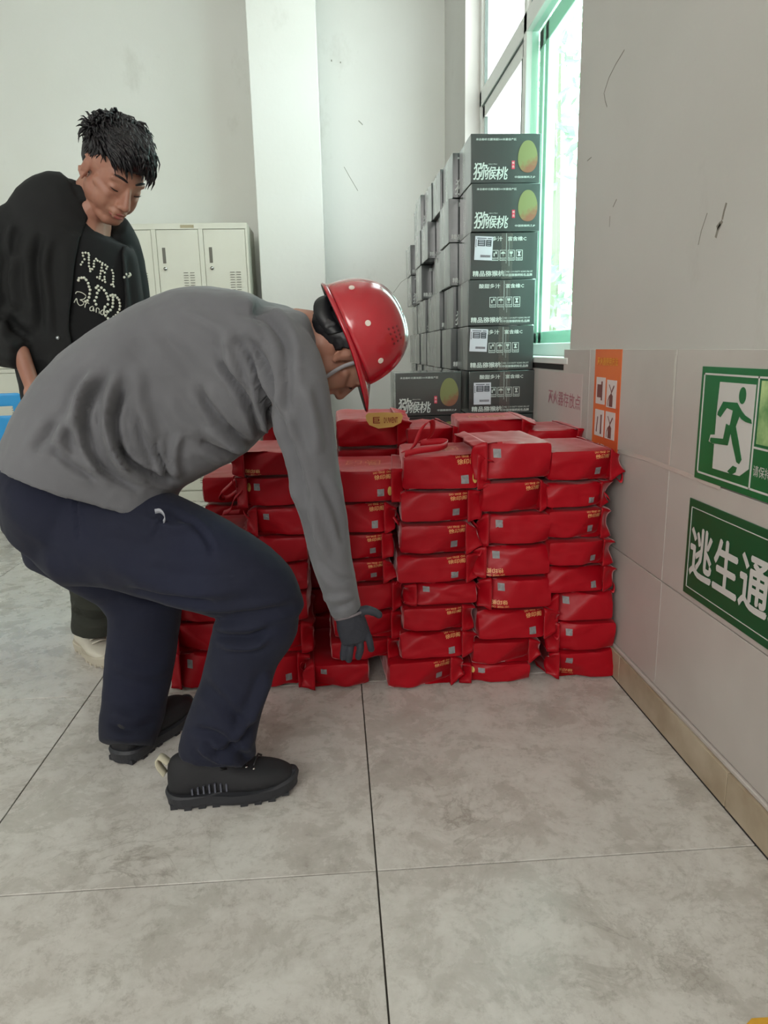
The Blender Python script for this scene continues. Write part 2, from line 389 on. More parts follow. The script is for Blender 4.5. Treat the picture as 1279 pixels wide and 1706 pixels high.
# foliage and a pale wall outside
M_leaf = mat('tree_leaves', rgb(104, 146, 98), 0.8, col2=rgb(140, 176, 120), nscale=5)
M_bark = mat('bark', rgb(110, 100, 86), 0.9)
gr = MB().box(1.5, 14, -4, 26, -1.2, -1.0).build('yard', mat('pale_paving', rgb(196, 196, 186), 0.9)); tag(gr, 'pale paved ground outside the window', 'ground', kind='structure')
rnd = random.Random(4)
for k, (cx, cy, cz, R) in enumerate(((3.75, 11.6, 5.0, 1.5), (5.0, 15.5, 7.2, 1.9), (3.3, 10.6, 1.7, .8))):
    t = empty('tree', (cx, cy, -1.0)); tag(t, ['loose green tree seen through the green pane', 'taller pale tree behind the green pane', 'low bush outside below the green pane'][k], 'tree')
    lf = MB()
    for _ in range((260, 260, 60)[k]):
        d = Vector((rnd.gauss(0, 1), rnd.gauss(0, 1), rnd.gauss(0, 1))).normalized() * R * rnd.uniform(.35, 1) ** .6
        c = d + Vector((0, 0, cz + 1.0)); a1 = Vector((rnd.gauss(0, 1), rnd.gauss(0, 1), rnd.gauss(0, 1))).normalized(); b1 = a1.orthogonal().normalized()
        s = rnd.uniform(.10, .22); lf.add([c - a1 * s, c - b1 * s * .45, c + a1 * s, c + b1 * s * .45], [(0, 1, 2, 3)])
    o = lf.build('foliage', M_leaf, t); tag(o, kind='stuff')
    MB().tube([(0, 0, 0), (0.05, 0, cz * .5 + .5), (0, .05, cz + 1.0)], [.09, .07, .03]).build('trunk', M_bark, t)

# ------------------------------------------------------------------ signs on the right wall
SX = WALLX - 0.0035
M_sg = mat('sign_green', rgb(18, 112, 62), 0.4, col2=rgb(14, 100, 54), nscale=3); M_sg2 = mat('sign_dark_green', rgb(10, 82, 48), 0.4)
M_sw = mat('sign_white', rgb(208, 204, 200), 0.5); M_so = mat('sign_orange', rgb(226, 118, 52), 0.5, col2=rgb(214, 88, 46), nscale=2.5)
def sign_panel(name, y0, y1, z0, z1, th=0.004):
    """empty at sign; local axes: u runs towards the viewer (-Y) so print reads left to right, v is up"""
    e = empty(name, (SX, (y0 + y1) / 2, (z0 + z1) / 2)); return e
def sbox(mb, u0, u1, v0, v1, x0, x1): mb.box(x0, x1, -u1, -u0, v0, v1)
def ring_uv(mb, u0, u1, v0, v1, w, x0=-.0012, x1=-.0002):
    sbox(mb, u0, u1, v0, v0 + w, x0, x1); sbox(mb, u0, u1, v1 - w, v1, x0, x1); sbox(mb, u0, u0 + w, v0, v1, x0, x1); sbox(mb, u1 - w, u1, v0, v1, x0, x1)
# exit sign: y from .376 towards viewer, runs out of frame
yA, zA0, zA1 = 0.376, 0.692, 0.945; WA = 0.40
s1 = empty('exit_sign', (SX, yA, zA0)); tag(s1, 'green and white running figure exit sign, the upper of two', 'sign')
m_ = MB(); sbox(m_, 0, WA, 0, zA1 - zA0, 0, .003); m_.build('board', M_sg, s1, bevel=.0008)
m_ = MB(); ring_uv(m_, .012, WA - .012, .014, zA1 - zA0 - .014, .004); sbox(m_, .222, .226, .014, zA1 - zA0 - .014, -.0012, -.0002); sbox(m_, .226, WA - .012, .098, .102, -.0012, -.0002)
m_.build('border', M_sw, s1)
def uv(u, v, x=-.0002): return Vector((x, -u, v))
# white doorway panel with the running man drawn in green above it
H = zA1 - zA0
def P(px, py):  # photo point on the wall -> sign (u, v)
    q = atX(px, py, SX); return (yA - q.y, q.z - zA0)
pan = [P(*q) for q in ((1200, 636), (1260, 641), (1247, 782), (1232, 793), (1220, 790), (1187, 780), (1194, 690))]
m_ = MB(); m_.poly([uv(*q) for q in pan][::-1], (-1, 0, 0), .0010)
m_.poly([uv(*P(*q)) for q in ((1184, 724), (1190, 724), (1212, 730), (1212, 742), (1188, 739), (1181, 735))][::-1], (-1, 0, 0), .0009); m_.build('doorway', M_sw, s1)
m_ = MB()
lft = [.0018]
def gp(pts):
    lft[0] += .00012; lift = lft[0]; m_.poly([uv(*P(*q)) for q in pts][::-1], (-1, 0, 0), lift)
hc = P(1238, 659)
m_.poly([uv(hc[0] + .0125 * math.cos(t * math.pi / 10), hc[1] + .017 * math.sin(t * math.pi / 10)) for t in range(20)][::-1], (-1, 0, 0), .0018)
gp(((1206, 669), (1229, 671), (1236, 684), (1226, 712), (1216, 712), (1222, 684), (1210, 679)))
gp(((1206, 669), (1214, 676), (1201, 695), (1196, 691), (1197, 686)))
gp(((1229, 671), (1236, 684), (1242, 692), (1252, 699), (1253, 706), (1243, 703), (1236, 698), (1228, 686)))
gp(((1216, 708), (1226, 708), (1231, 735), (1236, 766), (1232, 773), (1228, 770), (1221, 738)))
gp(((1211, 706), (1220, 712), (1213, 742), (1187, 738), (1184, 735), (1185, 729), (1206, 731)))
gp(((1213, 785), (1222, 776), (1228, 779), (1226, 787), (1219, 791)))
m_.build('running_figure', M_sg, s1)
m_ = MB(); sbox(m_, .234, WA - .02, .108, H - .022, -.0012, -.0003); m_.build('photo_patch', mat('sign_leafy', rgb(30, 120, 60), .5, col2=rgb(190, 214, 150), nscale=16), s1)
m_ = MB(); add_text(m_, '请保持', (-.0012, -.262, .055), .058, .022, (0, -1, 0), (0, 0, 1)); m_.build('lettering', M_sw, s1)
# escape passage sign
yB_, zB0, zB1, WB = 0.388, 0.409, 0.641, 0.60
s2 = empty('escape_sign', (SX, yB_, zB0)); tag(s2, 'dark green sign with large white Chinese characters below the exit sign', 'sign')
m_ = MB(); sbox(m_, 0, WB, 0, zB1 - zB0, 0, .003); m_.build('board', M_sg2, s2, bevel=.0008)
m_ = MB(); ring_uv(m_, .014, WB - .014, .018, zB1 - zB0 - .018, .0018); m_.build('border', M_sw, s2)
m_ = MB(); add_text(m_, '逃生通道', (-.0012, -.232, .113), .415, .118, (0, -1, 0), (0, 0, 1), res=2, bold=.022); m_.build('lettering', M_sw, s2)
# orange extinguisher poster
yC, zC0, zC1, WC = 1.056, 0.66, 0.982, 0.212
s3 = empty('extinguisher_poster', (SX, yC, zC0)); tag(s3, 'narrow orange poster with four small fire extinguisher pictures', 'poster')
m_ = MB(); sbox(m_, 0, WC, 0, zC1 - zC0, 0.001, .0035); m_.build('sheet', M_so, s3)
Hc = zC1 - zC0
m_ = MB(); pics = []
for (u0, v0) in ((.022, .155), (.112, .15), (.022, .055), (.112, .055)):
    sbox(m_, u0, u0 + .075, v0, v0 + .082, -.0004, .0008)
m_.build('picture_panel', mat('poster_pale', rgb(214, 204, 200), .6), s3)
m_ = MB()
for k, (u0, v0) in enumerate(((.022, .155), (.112, .15), (.022, .055), (.112, .055))):
    c0 = u0 + .038
    if k == 0: sbox(m_, u0 + .012, u0 + .045, v0 + .02, v0 + .06, -.0012, -.0005); sbox(m_, u0 + .045, u0 + .055, v0 + .012, v0 + .07, -.0012, -.0005)
    if k in (1, 3):
        m_.poly([uv(c0 - .013, v0 + .003, -.0005), uv(c0 + .013, v0 + .003, -.0005), uv(c0 + .013, v0 + .035, -.0005), uv(c0, v0 + .044, -.0005), uv(c0 - .013, v0 + .035, -.0005)][::-1], (-1, 0, 0), .0006)
        stroke(m_, [uv(c0, v0 + .044, -.0006), uv(c0 + .02, v0 + .066, -.0006)], .005, (-1, 0, 0)); stroke(m_, [uv(c0 + .003, v0 + .046, -.0006), uv(c0 - .018, v0 + .068, -.0006)], .003, (-1, 0, 0))
        stroke(m_, [uv(c0 - .012, v0 + .036, -.0006), uv(c0 - .024, v0 + .02, -.0006), uv(c0 - .024, v0 + .004, -.0006)], .003, (-1, 0, 0))
    if k == 2: stroke(m_, [uv(c0 - .02, v0 + .012, -.0006), uv(c0 - .012, v0 + .06, -.0006)], .006, (-1, 0, 0)); sbox(m_, c0 + .012, c0 + .022, v0 + .008, v0 + .068, -.0012, -.0005)
m_.build('picture', mat('poster_ink', rgb(120, 72, 66), .6), s3)
m_ = MB(); add_text(m_, '灭火器使用方法', (0, -WC / 2, Hc - .036), .165, .024, (0, -1, 0), (0, 0, 1), bold=.01); m_.build('title', mat('poster_yellow', rgb(238, 172, 60), .5), s3)
m_ = MB(); add_text(m_, '火警119', (0, -WC / 2, .024), .12, .018, (0, -1, 0), (0, 0, 1), bold=.01); m_.build('lettering', M_sw, s3)
# faded red lettering on a pale sheet stuck to the wall
q0 = atX(892, 640, SX); q1 = atX(974, 715, SX)
s4 = empty('wall_notice', (SX + .001, 1.70, .70)); tag(s4, 'pale sheet with faded red Chinese lettering stuck on the wall tiles', 'notice')
m_ = MB(); sbox(m_, 0, .53, 0, .2, .0005, .002); m_.build('sheet', mat('notice_sheet', rgb(200, 186, 182), .5), s4)
m_ = MB(); add_text(m_, '灭火器存放点', (0, -.335, .105), .37, .052, (0, -1, 0), (0, 0, 1), bold=.004); m_.build('lettering', mat('faded_red', rgb(178, 118, 128), .6), s4)
# clear sticky tape over the joints
M_tape = mat('clear_tape', rgb(206, 200, 192), 0.12, coat=1.0, bump=.5, bscale=60, bdist=.002)
tp = MB()
for pl, w in (([(1031, 752), (1070, 762), (1113, 779), (1160, 797), (1200, 812)], .012), ([(1126, 590), (1120, 690), (1114, 780)], .010)):
    pts = [atX(x, y, WALLX - .0012) for x, y in pl]; stroke(tp, pts, w, (-1, 0, 0), .0008)
o = tp.build('tape_strip', M_tape, wr)
# lockers
M_lk = mat('locker_paint', rgb(206, 206, 190), 0.4, col2=rgb(212, 212, 198), nscale=3); M_lk2 = mat('locker_slot', rgb(96, 94, 84), 0.5); M_mt = mat('chrome', rgb(190, 190, 186), .25, 1.0)
LX1, LW, LY = -0.575, 0.296, 3.70
zr = [0.07, 0.49, 0.905, 1.325, 1.765]
_dm = {}
def locker_bank(ncol, x1, label):
    e = empty('locker_cabinet', (x1 - ncol * LW, LY, 0)); tag(e, label, 'locker')
    W = ncol * LW
    b_ = MB().box(.0009, W - .0009, .02, .42, .001, 1.799).box(0, W, 0, .03, 1.765, 1.80).box(0, W, 0, .03, 0.0, .065)
    for c in range(ncol + 1): b_.box(max(.0003, c * LW - .014), min(W - .0003, c * LW + .014), .0006, .03, .0655, 1.7645)
    for z in zr[1:-1]: b_.box(.0006, W - .0006, .0012, .03, z - .012, z + .012)
    b_.build('carcass', M_lk, e)
    for c in range(ncol):
        for r in range(4):
            z0, z1 = zr[r] + (.012 if r else 0), zr[r + 1] - (.012 if r < 3 else 0)
            k = r
            if k not in _dm:
                w, h = LW - .032, z1 - z0 - .006
                lv = MB()
                for cc in range(2):
                    for q in range(8): lv.box(.155 + cc * .04, .183 + cc * .04, -.0035, .001, .05 + q * .0155, .053 + q * .0155)
                _dm[k] = (bevelled(MB().box(0, w, 0, .016, 0, h).mesh('door'), .002, 2), lv.mesh('louvre'), bevelled(MB().box(.03, .05, -.002, .002, h * .52, h * .52 + .095).mesh('finger_slot'), .001, 1), MB().tube([(.042, .0, h * .44), (.042, -.012, h * .44)], .011, 12, upv=(0, 0, 1)).mesh('lock', True))
            d = link('door', _dm[k][0], M_lk, e, (c * LW + .016, .003, z0 + .003))
            link('louvre', _dm[k][1], M_lk2, d); link('finger_slot', _dm[k][2], M_lk2, d); link('lock', _dm[k][3], M_mt, d)
    return e
e1 = locker_bank(4, LX1, 'beige metal locker cabinet with rows of doors beside the white column')
MB().box(4 * LW - .42, 4 * LW - .335, -.001, .001, 1.772, 1.79).build('label_strip', mat('old_label', rgb(168, 158, 128), .6), e1)
e2 = locker_bank(4, LX1 - 4 * LW - .004, 'beige metal locker cabinet farther left behind the young man')
# blue chair
M_blue = mat('blue_plastic', rgb(42, 150, 214), 0.35); M_blk = mat('black_metal', rgb(20, 20, 22), 0.4)
ch = empty('dining_chair', (-1.785, 2.55, 0)); tag(ch, 'blue plastic chair with a hand slot in its back at the left edge', 'chair')
bm = bmesh.new()
nx, nz = 24, 24
def bpt(i, j):
    u = -1 + 2 * i / nx; v = j / nz
    hw = .225 * (1 - .10 * v); x = u * hw; z = .44 + .38 * v
    # rounded top corners
    k = max(0, abs(u) - .72) / .28; z -= (.075 * k * k) * max(0, (v - .6) / .4)
    y = .03 * v * -1 + .045 * u * u
    return (x, y - .02, z)
grid = [[bm.verts.new(bpt(i, j)) for j in range(nz + 1)] for i in range(nx + 1)]
for i in range(nx):
    for j in range(nz):
        if 5 <= i < 19 and 17 <= j < 20: continue
        bm.faces.new((grid[i][j], grid[i + 1][j], grid[i + 1][j + 1], grid[i][j + 1]))
me = bpy.data.meshes.new('backrest'); bm.to_mesh(me); bm.free()
me = evaluated(me, [('SOLIDIFY', dict(thickness=.012, offset=0)), ('BEVEL', dict(width=.003, segments=2))]); me.shade_smooth(); link('backrest', me, M_blue, ch)
MB().box(-.215, .215, 0, .40, .425, .445).build('seat', M_blue, ch, bevel=.012, seg=3)
for sx in (-1, 1):
    for y0, y1 in ((.03, -.02), (.36, .40)): MB().tube([(sx * .17, y0, .43), (sx * .2, y1, 0)], .013, 8).build('leg', M_blk, ch, smooth=True)
MB().tube([(-.19, .0, .42), (.19, .0, .42)], .01, 8).tube([(-.19, .36, .42), (.19, .36, .42)], .01, 8).build('seat_frame', M_blk, ch)
# ------------------------------------------------------------------ kiwifruit cartons
M_ctn = mat('black_green_carton', rgb(34, 44, 44), 0.34, col2=rgb(42, 53, 52), nscale=4, bump=.16, bscale=9, spec=.9, coat=1.0, bdist=.006)
M_cpr = mat('carton_white_print', rgb(206, 214, 210), 0.5); M_red = mat('seal_red', rgb(206, 62, 86), .5); M_lab = mat('shipping_label', rgb(206, 204, 214), .4)
M_ink = mat('label_ink', rgb(60, 60, 68), .6)
M_kiwi = mat('kiwi_print', rgb(150, 152, 58), .5, col2=rgb(176, 96, 58), nscale=9, lo=.42, hi=.6)
_k = M_kiwi.node_tree; _b = _k.nodes['Principled BSDF']          # picture: green top, brown bottom corner
_tc = _k.nodes.new('ShaderNodeTexCoord'); _sp = _k.nodes.new('ShaderNodeSeparateXYZ'); _n = _k.nodes.new('ShaderNodeTexNoise'); _n.inputs['Scale'].default_value = 60
_m1 = _k.nodes.new('ShaderNodeMath'); _m1.operation = 'MULTIPLY_ADD'; _m1.inputs[1].default_value = -.6
_m2 = _k.nodes.new('ShaderNodeMath'); _m2.operation = 'MULTIPLY_ADD'; _m2.inputs[1].default_value = .06
_r = _k.nodes.new('ShaderNodeValToRGB'); _r.color_ramp.elements[0].position = .0; _r.color_ramp.elements[1].position = 1
_mr = _k.nodes.new('ShaderNodeMapRange'); _mr.inputs['From Min'].default_value = -.018; _mr.inputs['From Max'].default_value = .022
_r.color_ramp.elements[0].color = rgb(134, 84, 62); _r.color_ramp.elements[1].color = rgb(122, 124, 78)
_k.links.new(_tc.outputs['Object'], _sp.inputs[0]); _k.links.new(_tc.outputs['Object'], _n.inputs['Vector'])
_k.links.new(_sp.outputs['X'], _m1.inputs[0]); _k.links.new(_sp.outputs['Z'], _m1.inputs[2])
_k.links.new(_n.outputs['Fac'], _m2.inputs[0]); _k.links.new(_m1.outputs[0], _m2.inputs[2]); _k.links.new(_m2.outputs[0], _mr.inputs['Value'])
_k.links.new(_mr.outputs['Result'], _r.inputs['Fac']); _k.links.new(_r.outputs['Color'], _b.inputs['Base Color'])

CW, CD, CH = 0.274, 0.262, 0.1775
def carton_body():
    bm = bmesh.new(); bm.from_mesh(MB().box(-CW / 2, CW / 2, 0, CD, 0, CH).mesh('b'))
    bmesh.ops.subdivide_edges(bm, edges=bm.edges[:], cuts=4, use_grid_fill=True)
    for v in bm.verts:
        x, y, z = v.co; u = x / (CW / 2); w = (y - CD / 2) / (CD / 2); t = (z - CH / 2) / (CH / 2)
        n = noise.noise(v.co * 9)
        if abs(u) > .99: v.co.x += .0025 * n * (1 - abs(w)) + .002 * (1 - w * w) * (1 - t * t) * (1 if u > 0 else -1)
        if abs(w) > .99: v.co.y += .0007 * n * (1 - abs(u))
    me = bpy.data.meshes.new('carton_body'); bm.to_mesh(me); bm.free()
    return bevelled(me, .0022, 2, 60)
ctn_body = carton_body()
yF = -.0018
pa = MB()   # face with the big calligraphy
add_text(pa, '来自秦岭北麓海拔500米最佳产区', (-.038, yF, CH - .021), .158, .0085, bold=.01)
for s, x, z, w, h, sh in (('猕', -.100, .043, .052, .062, .12), ('猴', -.058, .036, .042, .046, .1), ('桃', -.014, .035, .046, .046, .12)):
    add_text(pa, s, (x, yF, z), w, h, bold=.012, shear=sh, res=2)
add_text(pa, 'MIHOUTAO', (-.05, yF, .068), .034, .004); add_text(pa, '中国猕猴桃之乡', (.078, yF, .021), .082, .008, bold=.01)
pa = pa.mesh('front_print')
ki = MB(); ki.poly([Vector((.087 + (.0385 * (abs(math.cos(t)) ** .9) * (1 if math.cos(t) > 0 else -1)) * (1 + .1 * math.sin(-t)), yF, .095 + .058 * math.sin(t))) for t in [2 * math.pi * k / 36 for k in range(36)]], (0, -1, 0), .0004)
for v in ki.v: v.x -= .087; v.z -= .095
ki = ki.mesh('fruit_picture')
st = MB().box(.024, .036, yF - .0004, yF, .050, .080).mesh('red_seal'); stt = MB(); add_text(stt, '精', (.030, yF - .0006, .072), .008, .008); add_text(stt, '品', (.030, yF - .0006, .059), .008, .008); stt = stt.mesh('seal_characters')
pb = MB()   # face with handling icons
add_text(pb, '酸甜多汁', (-.050, yF, CH - .024), .086, .017, bold=.022); add_text(pb, '富含维C', (.052, yF, CH - .024), .074, .016, bold=.022)
add_text(pb, '精品猕猴桃', (-.062, yF, .022), .128, .021, bold=.024); pb.box(.0045, .0058, yF - .0004, yF, .010, .034)
add_text(pb, 'MEI COUNTY KIWI FRUIT', (.064, yF, .028), .108, .0066, bold=.008); add_text(pb, '中国猕猴桃知名品牌', (.062, yF, .0155), .108, .0105, bold=.02)
pb = pb.mesh('front_print'); icons = []
for k in range(4):
    ic = MB(); w = .0275; h = .040
    ic.box(0, w, yF - .0004, yF, h - .002, h).box(0, w, yF - .0004, yF, 0, .0022).box(0, w, yF - .0004, yF, .0085, .0105).box(0, .002, yF - .0004, yF, 0, h).box(w - .002, w, yF - .0004, yF, 0, h)
    add_text(ic, ['向上', '怕湿', '易碎', '堆码'][k], (w / 2, yF, .0053), .016, .0042)
    c = w / 2; zz = .0255
    def pg(pts): ic.poly([(c + a * .001, yF, zz + b_ * .001) for a, b_ in pts], (0, -1, 0), .0004)
    if k == 0: pg([(-6, -9), (-2, -9), (-2, 4), (-6, 4)]); pg([(1, 0), (7, 0), (7, 9), (1, 9)])
    if k == 1: pg([(-10, 0), (10, 0), (6, 7), (0, 9), (-6, 7)]); pg([(-1, -9), (1, -9), (1, 0), (-1, 0)])
    if k == 2: pg([(-7, 9), (7, 9), (6, 1), (0, -3), (-6, 1)]); pg([(-1, -8), (1, -8), (1, -2), (-1, -2)]); pg([(-5, -10), (5, -10), (5, -8), (-5, -8)])
    if k == 3: pg([(-7, -9), (7, -9), (2, 0), (7, 9), (-7, 9), (-2, 0)])
    icons.append(ic.mesh('handling_icon'))
lb = MB().box(-.036, .036, -.0012, 0, -.045, .045).mesh('shipping_label')
li = MB(); li.box(-.025, .005, -.0016, -.0012, .008, .032).box(.008, .030, -.0016, -.0012, .008, .032).box(-.028, .010, -.0016, -.0012, .036, .039).box(.014, .030, -.0016, -.0012, .036, .039)
for k in range(22): li.box(-.012 + k * .0019, -.012 + k * .0019 + (.0011 if k % 3 else .0006), -.0016, -.0012, -.034, -.025)
for k in range(5): li.box(-.033, -.030, -.0016, -.0012, .004 + k * .006, .008 + k * .006)
li = li.mesh('label_ink')
lw = MB()
for k in range(3): lw.box(-.021, .001, -.0019, -.0016, .012 + k * .007, .0145 + k * .007); lw.box(.012, .026, -.0019, -.0016, .012 + k * .007, .0135 + k * .007)
lw = lw.mesh('label_lines')
M_ctape = mat('carton_tape', rgb(120, 132, 126), .08, coat=1.0, spec=.8, bump=.5, bscale=70, bdist=.002)
tpm = bevelled(MB().box(-.022, .022, -.0028, -.001, .0, CH - .003).mesh('tape'), .0003, 1)
_tt = MB().box(-.004, -.0025, -.0032, -.0026, .06, CH - .004).box(.008, .009, -.0032, -.0026, .05, CH - .02).mesh('tape_crease')
sdm = MB().box(-CW / 2 - .0055, -CW / 2 - .003, CD / 2 - .022, CD / 2 + .022, .0, CH - .002).mesh('side_tape')
M_gap = mat('carton_crease', rgb(188, 200, 196), .3)
M_ctape2 = tint_glass('carton_tape_clear', (.96, .97, .96, 1))
M_ctape2.node_tree.nodes['Mix Shader'].inputs[0].default_value = .10
M_ctape2.node_tree.nodes['Glossy BSDF'].inputs['Roughness'].default_value = .22
def carton(loc, rot, face, label, group, slabel=None, tape=True):
    e = empty('fruit_carton', loc, (0, 0, rot)); tag(e, label, 'box', group)
    b_ = link('carton_body', ctn_body, M_ctn, e); link('side_tape', sdm, M_ctape2, e)
    if face == 'kiwi':
        link('front_print', pa, M_cpr, e); link('fruit_picture', ki, M_kiwi, e, (.087, 0, .095)); s_ = link('red_seal', st, M_red, e); link('seal_characters', stt, M_cpr, s_)
    if face == 'icons':
        link('front_print', pb, M_cpr, e)
        for q in range(4): link('handling_icon', icons[q], M_cpr, e, (-.050 + q * .0325, 0, .071))
        t_ = link('tape', tpm, M_ctape2, e, (.012, 0, 0)); link('tape_crease', _tt, M_gap, t_)
        if slabel:
            l_ = link('shipping_label', lb, M_lab, e, (slabel[0], -.003, slabel[1]), (0, slabel[2], 0)); link('label_ink', li, M_ink, l_); link('label_lines', lw, M_lab, l_)
    return e
ORD = ['lowest', 'second from the bottom', 'third from the bottom', 'fourth from the bottom', 'fifth from the bottom', 'fifth from the top', 'fourth from the top', 'third from the top', 'second from the top', 'topmost']
rb = random.Random(11)
faces = ['kiwi', 'icons', 'kiwi', 'kiwi', 'icons', 'icons', 'icons', 'icons', 'kiwi', 'kiwi']
# front stack, bottom (index 0) to top (9); z of joints read from the photograph
sl = {7: (-.083, .118, .05), 5: (-.092, .122, .05), 4: (-.082, .086, .0)}
faces = ['kiwi', 'icons', 'kiwi', 'kiwi', 'icons', 'icons', 'icons', 'icons', 'kiwi', 'kiwi']
fx = [0, .0, .0, .0, .003, -.004, -.003, .004, .008, .005]
G1_ = 'black cartons in the foremost stack by the window'
desc = {9: 'topmost black kiwifruit carton of the front stack, with a large kiwi picture', 8: 'black carton with a kiwi picture directly under the topmost one', 7: 'black carton with handling icons and white label just below the two picture cartons',
        6: 'black carton with handling icons and no white label in the front stack', 5: 'black carton with a white label, fifth from the top of the front stack', 4: 'black carton with a white label at its left, just behind the red bags',
        3: 'black carton with a kiwi picture peeping out above the red bags at the wall', 2: 'carton third from the floor in the front stack, hidden by red bags', 1: 'carton second from the floor in the front stack, hidden by red bags', 0: 'lowest carton of the front stack, hidden by red bags'}
for k in range(10):
    carton((.641 + fx[k] + (0 if k > 3 else 0), 1.762 + rb.uniform(0, .006), k * .18 + (0.0005 if k else 0)), rb.uniform(-.012, .004) if k != 4 else -.008, faces[k], desc[k], G1_, sl.get(k))
# stacks behind it, going back along the wall
NTH = ['second', 'third', 'fourth', 'fifth', 'sixth', 'seventh']
ys = [2.045, 2.325, 2.605, 2.885, 3.165, 3.445]
off = {(1, 9): -.006, (1, 8): .012, (2, 9): -.01, (2, 8): -.03, (2, 7): .03, (3, 9): -.03, (3, 8): -.035, (3, 7): -.03, (3, 6): -.01, (4, 9): -.005, (4, 8): 0, (5, 9): -.035, (5, 8): -.03, (5, 7): -.025}
for s in range(6):
    for k in range(10):
        if s >= 5 and k > 8: continue
        dx = off.get((s, k), rb.uniform(-.012, .010)) - (.012 if k >= 4 else 0)
        carton((.626 + dx, ys[s] + rb.uniform(-.002, .006), k * .18 + (0.0005 if k else 0)), rb.uniform(-.006, .006), 'icons' if (k + s) % 3 else 'kiwi',
               'black carton, %s of the %s stack counted back from the front stack' % (ORD[k], NTH[s]), 'black cartons in the rows behind the front stack')
# lower stack to the left
isoG = 'black cartons in the low stack left of the tall one'
for k in range(5):
    carton((.338, 1.775 + (0 if k == 4 else rb.uniform(0, .01)), k * .18 + (0.0005 if k else 0)), 0.0 if k == 4 else rb.uniform(-.01, .01), 'kiwi',
           'black carton with a kiwi picture left of the tall stack, beside the red helmet' if k == 4 else 'carton hidden under the low stack top, %s' % ORD[k], isoG)
MB().build if 0 else None
# ------------------------------------------------------------------ red gift bags
M_bag = mat('red_laminated_bag', rgb(160, 5, 22), 0.5, col2=rgb(170, 7, 27), nscale=3, bump=.14, bscale=18, spec=.15, coat=.2, bdist=.006, sheen=.7)
M_bag.node_tree.nodes['Principled BSDF'].inputs['Sheen Tint'].default_value = (1, .62, .62, 1); M_bag.node_tree.nodes['Principled BSDF'].inputs['Sheen Roughness'].default_value = .25
M_bag.node_tree.nodes['Principled BSDF'].inputs['Coat Roughness'].default_value = .34
M_bag2 = mat('red_bag_fabric', rgb(186, 18, 36), 0.55, bump=.2, bscale=500, bdist=.0006)
M_gold = mat('gold_print', rgb(236, 176, 116), .4, .0); M_gold2 = mat('gold_foil', rgb(226, 190, 110), .35, .15); M_faint = mat('faint_gold', rgb(206, 120, 84), .35, .2)
M_patch = mat('bag_code_patch', rgb(126, 124, 126), .5, col2=rgb(150, 148, 150), nscale=90)
BW, BD, BH = 0.196, 0.295, 0.091
def bag_body(seed, h=BH, w=BW):
    bm = bmesh.new(); bm.from_mesh(MB().box(-w / 2, w / 2, 0, BD, -h / 2, h / 2).mesh('b'))
    bmesh.ops.subdivide_edges(bm, edges=bm.edges[:], cuts=13, use_grid_fill=True)
    rr = random.Random(seed); o = Vector((rr.uniform(0, 50), rr.uniform(0, 50), rr.uniform(0, 50)))
    # a few straight creases: planes folding the film
    cr = [(Vector((rr.uniform(-.08, .08), rr.uniform(0, .1), rr.uniform(-.03, .03))), Vector((rr.gauss(0, 1), rr.gauss(0, .6), rr.gauss(0, 1))).normalized(), rr.uniform(.002, .0045)) for _ in range(7)]
    fd = (1, rr.choice((-1, 1, .6)), rr.choice((-h / 2, 0, h / 2)), .062 + rr.uniform(-.01, .012), 1, rr.choice((-1.1, .9)), rr.uniform(.075, .1))
    for v in bm.verts:
        c = v.co.copy(); u = c.x / (w / 2); q = (c.y - BD / 2) / (BD / 2); t = c.z / (h / 2)
        # rounding of the soft corners
        e = Vector((0, 0, 0)); au, aq, at_ = abs(u), abs(q), abs(t)
        k = .0022
        if au > .9 and at_ > .8: f = ((au - .9) / .1) * ((at_ - .8) / .2); e.x -= math.copysign(k * f, u); e.z -= math.copysign(k * f * 1.1, t)
        if aq > .92 and at_ > .8: f = ((aq - .92) / .08) * ((at_ - .8) / .2); e.y -= math.copysign(k * .8 * f, q); e.z -= math.copysign(k * f * .9, t)
        if au > .8 and aq > .85: f = ((au - .8) / .2) * ((aq - .85) / .15); e.x -= math.copysign(k * .8 * f, u); e.y -= math.copysign(k * .5 * f, q)
        d = Vector((0, 0, 0))
        if aq > .99: d.y = math.copysign(1, q)
        elif au > .99: d.x = math.copysign(1, u)
        elif at_ > .99: d.z = math.copysign(1, t)
        n = .0020 * noise.noise(c * 11 + o) + .0018 * (1 - 2 * abs(noise.noise(c * 24 + o)))
        if d.y < 0:   # gift-wrap like facets on the front panel
            n -= max(0, fd[0] * c.x + fd[1] * abs(c.z - fd[2]) - fd[3]) * .42 + max(0, -fd[4] * c.x - fd[5] * (c.z) - fd[6]) * .32
        for p0, nn, am in cr:
            s = (c - p0).dot(nn); n += am * math.exp(-abs(s) / .012) * (1 if am > .003 else -1) * .55
        if d.z > 0: n -= .0035 * (1 - u * u) * (1 - q * q)
        v.co = c + e + d * n
    zs_ = [v.co.z for v in bm.verts]; hi, lo_z = max(zs_), min(zs_)
    for v in bm.verts: v.co.z = -h / 2 + (v.co.z - lo_z) / (hi - lo_z) * h * .985
    me = bpy.data.meshes.new('bag_body'); bm.to_mesh(me); bm.free(); me.shade_smooth()
    try: me.set_sharp_from_angle(angle=math.radians(38))
    except Exception: pass
    return me
